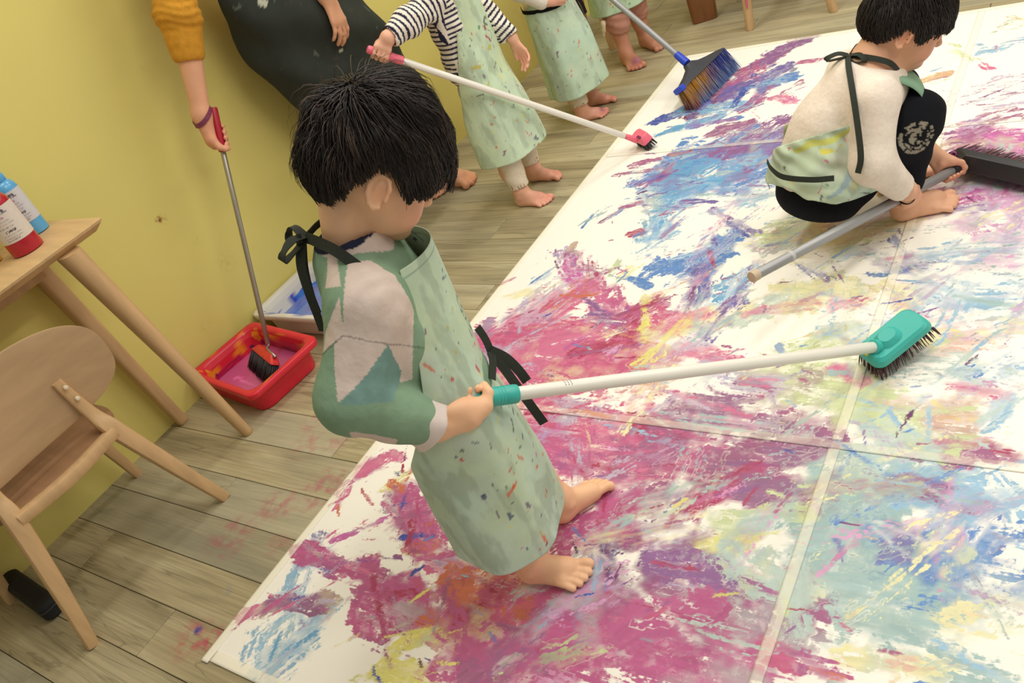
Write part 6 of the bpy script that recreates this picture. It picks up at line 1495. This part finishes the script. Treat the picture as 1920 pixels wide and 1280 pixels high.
# ------------------------------------------------------------------ grown-up bending towards the tubs
AD_ = thing('person', 'adult in long dark apron and mustard sleeves reaching a brush into the red tub', 'person', (-2.28, 2.10, 0), 0.0)
def make_adult():
    o = np.array([-2.28, 2.10, 0]); W = lambda *p: np.array(p, float) - o
    F = Field((-.215, -.72, -.01), (.32, .40, 1.66), .0062)
    # legs and feet
    F.chain([W(-2.32, 2.14, .86), W(-2.30, 2.25, .47), W(-2.325, 2.345, .09)], [.085, .058, .036], .04); F.chain([W(-2.32, 1.98, .86), W(-2.31, 2.10, .47), W(-2.43, 2.28, .09)], [.085, .058, .036], .04)
    foot(F, W(-2.372, 2.405, 0), -13, .235, -1, W(-2.325, 2.39, .10), .036); foot(F, W(-2.472, 2.285, 0), 1, .212, 1, W(-2.430, 2.285, .10), .034)
    F.chain([W(-2.31, 2.04, .92), W(-2.30, 1.96, 1.10), W(-2.29, 1.87, 1.28)], [.12, .115, .12], .06)
    F.rc(W(-2.28, 1.71, 1.335), W(-2.29, 1.98, 1.36), .05, k=.05)
    hc = W(-2.25, 1.80, 1.52); HR = rotm(math.radians(-35), math.radians(35), 0); head(F, hc, HR, 1.12); F.rc(W(-2.28, 1.82, 1.46), W(-2.285, 1.86, 1.34), .05, .058, .03)
    wr = W(-2.306, 1.505, .785)
    F.chain([W(-2.28, 1.69, 1.32), W(-2.29, 1.605, 1.03), wr], [.050, .041, .0275], .03)
    A = AD; grip(F, W(*(A0 + AD * .075)), -A * -1, (-.35, -.80, .1), wr, .0125, .0082, pitch=.0185, k=.008, thumb=1.0, wr=.026)
    wl = W(-2.10, 2.000, .915); F.chain([W(-2.28, 2.00, 1.34), W(-2.13, 2.13, 1.10), wl], [.050, .041, .0285], .03)
    openhand(F, W(-2.098, 2.003, .905), (.05, -.03, -1), (-1, -.1, 0), .165, -1, 22, 8, k=.008, wr=.014)
    F.half((0, 0, .0005), (0, 0, -1))
    F.build('body', M_SKIN, AD_, lambda V: skin_cols(V, base=(224, 168, 132), spots=[(W(-2.15, 2.36, .01), .05, (214, 130, 90), .5), (W(-2.3, 1.5, .72), .06, (224, 150, 120), .5)]))
    short_hair(AD_, hc, HR, 1.18, 45, 1500, ([0, 40, 60, 84, 100, 130, 180], [14, 8, -30, -40, -45, -50, -55]))
    S = Field((-.22, -.62, .84), (.30, .40, 1.44), .0058)
    S.chain([W(-2.31, 2.03, .96), W(-2.30, 1.96, 1.10), W(-2.29, 1.87, 1.28)], [.135, .13, .135], .06); S.rc(W(-2.28, 1.70, 1.33), W(-2.29, 1.99, 1.355), .068, k=.06)
    S.chain([W(-2.28, 1.69, 1.32), W(-2.290, 1.608, 1.06), W(-2.294, 1.588, 1.0)], [.068, .058, .052], .04); S.chain([W(-2.28, 2.00, 1.34), W(-2.14, 2.12, 1.12), W(-2.125, 2.075, 1.06)], [.066, .058, .052], .04)
    ax = nrm(W(-2.294, 1.588, 1.0) - W(-2.28, 1.69, 1.32))
    S.ripple(lambda x, y, z: .0028 * np.sin((z + y * .25) * 260 + 4 * np.sin(x * 30 + y * 25)) * np.exp(-((z - 1.06) / .12) ** 2) * (y < -.25) + .004 * np.sin(z * 60 + y * 40))
    pass
    S.chain([W(-2.294, 1.588, 1.0), W(-2.297, 1.572, .955)], [.055, .050], .01); S.rc(W(-2.300, 1.545, .885), W(-2.305, 1.50, .75), .062, .062, .003, 's'); S.rc(W(-2.128, 2.085, 1.07), W(-2.10, 2.0, .92), .040, .042, .004, 's')
    S.half((0, 0, .88), (0, 0, -1), .004)
    S.half(W(-2.29, 1.85, 1.40), (0, -.1, 1), .004)
    S.build('sweater', mat('mustard_knit', (204, 144, 36), .9, noise=.10, nscale=60, bump=.5, bscale=260), AD_)
    T = Field((-.20, -.26, .08), (.14, .42, .98), .0062); T.chain([W(-2.32, 2.14, .88), W(-2.30, 2.25, .47), W(-2.325, 2.345, .14)], [.105, .082, .06], .04); T.chain([W(-2.32, 1.98, .88), W(-2.31, 2.10, .47), W(-2.42, 2.265, .14)], [.105, .078, .052], .04)
    T.half((0, 0, .12), (0, 0, -1), .005); T.build('trousers', mat('dark_trousers', (38, 40, 40), .9, noise=.1, nscale=40), AD_)
    # dark apron: one panel from the chest to below the knee
    ks = [(0, .36, .02, .095, .135, .215, 112, 108, 0), (.25, .57, .0, .02, .150, .240, 112, 108, 0), (.48, .80, -.01, -.045, .160, .262, 110, 105, 0), (.60, .93, -.01, -.09, .160, .255, 105, 100, 0), (.70, 1.02, -.01, -.13, .158, .215, 86, 86, 0), (1.0, 1.30, -.005, -.23, .155, .14, 66, 66, 0)]
    def folds(th, v): return .008 * np.sin(th * 3 + v * 16) * math.exp(-((v - .45) / .25) ** 2) + .006 * np.sin(th * 7 + v * 5) + .006 * np.sin((th * 1.2 + v * 9) * 3.2)
    def ac(V, UV, TH, vv):
        c = np.tile(s2l((40, 46, 38)), (len(V), 1)) * (.8 + .4 * fbm(UV, 8, 81)[:, None]); f = fbm(UV, 34, 83, 3); c[f > .82] = s2l((84, 92, 80)); g = fbm(UV, 40, 87, 3); c[(g > .80)] = c[(g > .80)] * .7 + np.array(s2l((90, 60, 66))) * .3
        for p, r in (((.09, .50), .010), ((.15, .52), .009), ((-.20, .98), .014), ((.02, .98), .012), ((-.08, .74), .006)):
            k = ((UV - np.array(p)) ** 2).sum(1) < (r * (.4 + 1.2 * fbm(UV, 90, 5, 2))) ** 2; c[k] = s2l((190, 190, 168))
        return c
    sheet('apron', ks, mat('dark_apron_canvas', (40, 46, 38), .85, attr='Col', noise=.1, nscale=30, bump=.25, bscale=300), AD_, 120, 130, folds, ac, thick=.002)
    ribbon('bracelet', [wr + np.array([.0345 * math.cos(a), .0345 * math.sin(a), -.004 + .016 * math.sin(a)]) for a in np.linspace(0, 2 * math.pi, 17)], .014, mat('plum_bracelet', (126, 56, 84), .5, noise=.3, nscale=120), AD_, [(math.cos(a), math.sin(a), 0) for a in np.linspace(0, 2 * math.pi, 17)], thick=.003, n=3)
make_adult()
# ------------------------------------------------------------------ furniture legs at the far end
def stool(label, c, h, legs, top, m, wf, wt, name='stool', cat='stool'):
    t = thing(name, label, cat, (c[0], c[1], 0))
    for (fx, fy), (tx, ty) in legs: leg('leg', (fx - c[0], fy - c[1], 0), (tx - c[0], ty - c[1], h - .02), wf, wt, m, t, 14, 2.4)
    rings = []
    for z, s in ((h - .022, .94), (h - .018, 1), (h - .004, 1), (h, .97)):
        rings.append([(top[0] * s * math.copysign(abs(math.cos(a)) ** .5, math.cos(a)), top[1] * s * math.copysign(abs(math.sin(a)) ** .5, math.sin(a)), z) for a in np.linspace(0, 2 * math.pi, 40, endpoint=False)])
    MB().loft(rings).build('seat', m, t, auto=40); return t
stool('pale wooden stool behind the child in rolled-up trousers', (-2.20, 3.74), .46, [((-2.072, 3.588), (-2.12, 3.64)), ((-2.40, 3.60), (-2.30, 3.66)), ((-2.08, 3.92), (-2.12, 3.84)), ((-2.39, 3.92), (-2.30, 3.84))], (.17, .17), M_WOODV, .034, .050)
pk = stool('pale wooden stool with pink paint on its leg beyond the paper', (-1.22, 3.72), .46, [((-1.364, 3.535), (-1.355, 3.60)), ((-1.02, 3.58), (-1.11, 3.62)), ((-1.36, 3.94), (-1.32, 3.84)), ((-1.03, 3.93), (-1.12, 3.84))], (.18, .18), M_WOODV, .036, .046)
lathe('paint_drip', np.array((-1.364 + 1.22 + .0105, 3.535 - 3.72 - .0155, .095)), (.03, .12, 1), [(0, .001), (.012, .0045), (.05, .0075), (.10, .006), (.16, .003), (.2, .001)], mat('dried_pink_paint', (196, 96, 116), .5, noise=.1), pk, 8)
BR = thing('bench', 'dark brown wooden bench with thick legs at the far end', 'bench', (-1.65, 4.15, 0))
M_BROWN = mat('dark_stained_wood', (132, 84, 46), .5, noise=.15, nscale=10, stretch=(6, 6, 1))
for y in (-.37, .37): leg('leg', (-.012, y, 0), (-.012, y * .98, .40), .118, .150, M_BROWN, BR, 16, 6.0, .9, math.radians(20))
MB().box((-.14, -.48, .40), (.14, .48, .445), .006).build('seat', M_BROWN, BR)
BX = thing('black_block', 'flat black block lying on the floor under the wooden chair', 'case', (-2.335, .262, 0), math.radians(-4))  # black block put in where an unidentified dark shape lies under the chair
M_BLOCK = mat('black_block_matte', (20, 20, 20), .8, noise=.15, nscale=60, bump=.3, bscale=300)
rbox('block_body', (0, 0, .026), np.eye(3), (.30, .055, .050), .02, M_BLOCK, BX, top=.97, bev=.008)
rbox('grey_band', (0, 0, .034), np.eye(3), (.3005, .0555, .005), .02, mat('grey_band_matte', (44, 44, 44), .5, noise=.1), BX, bev=.001)
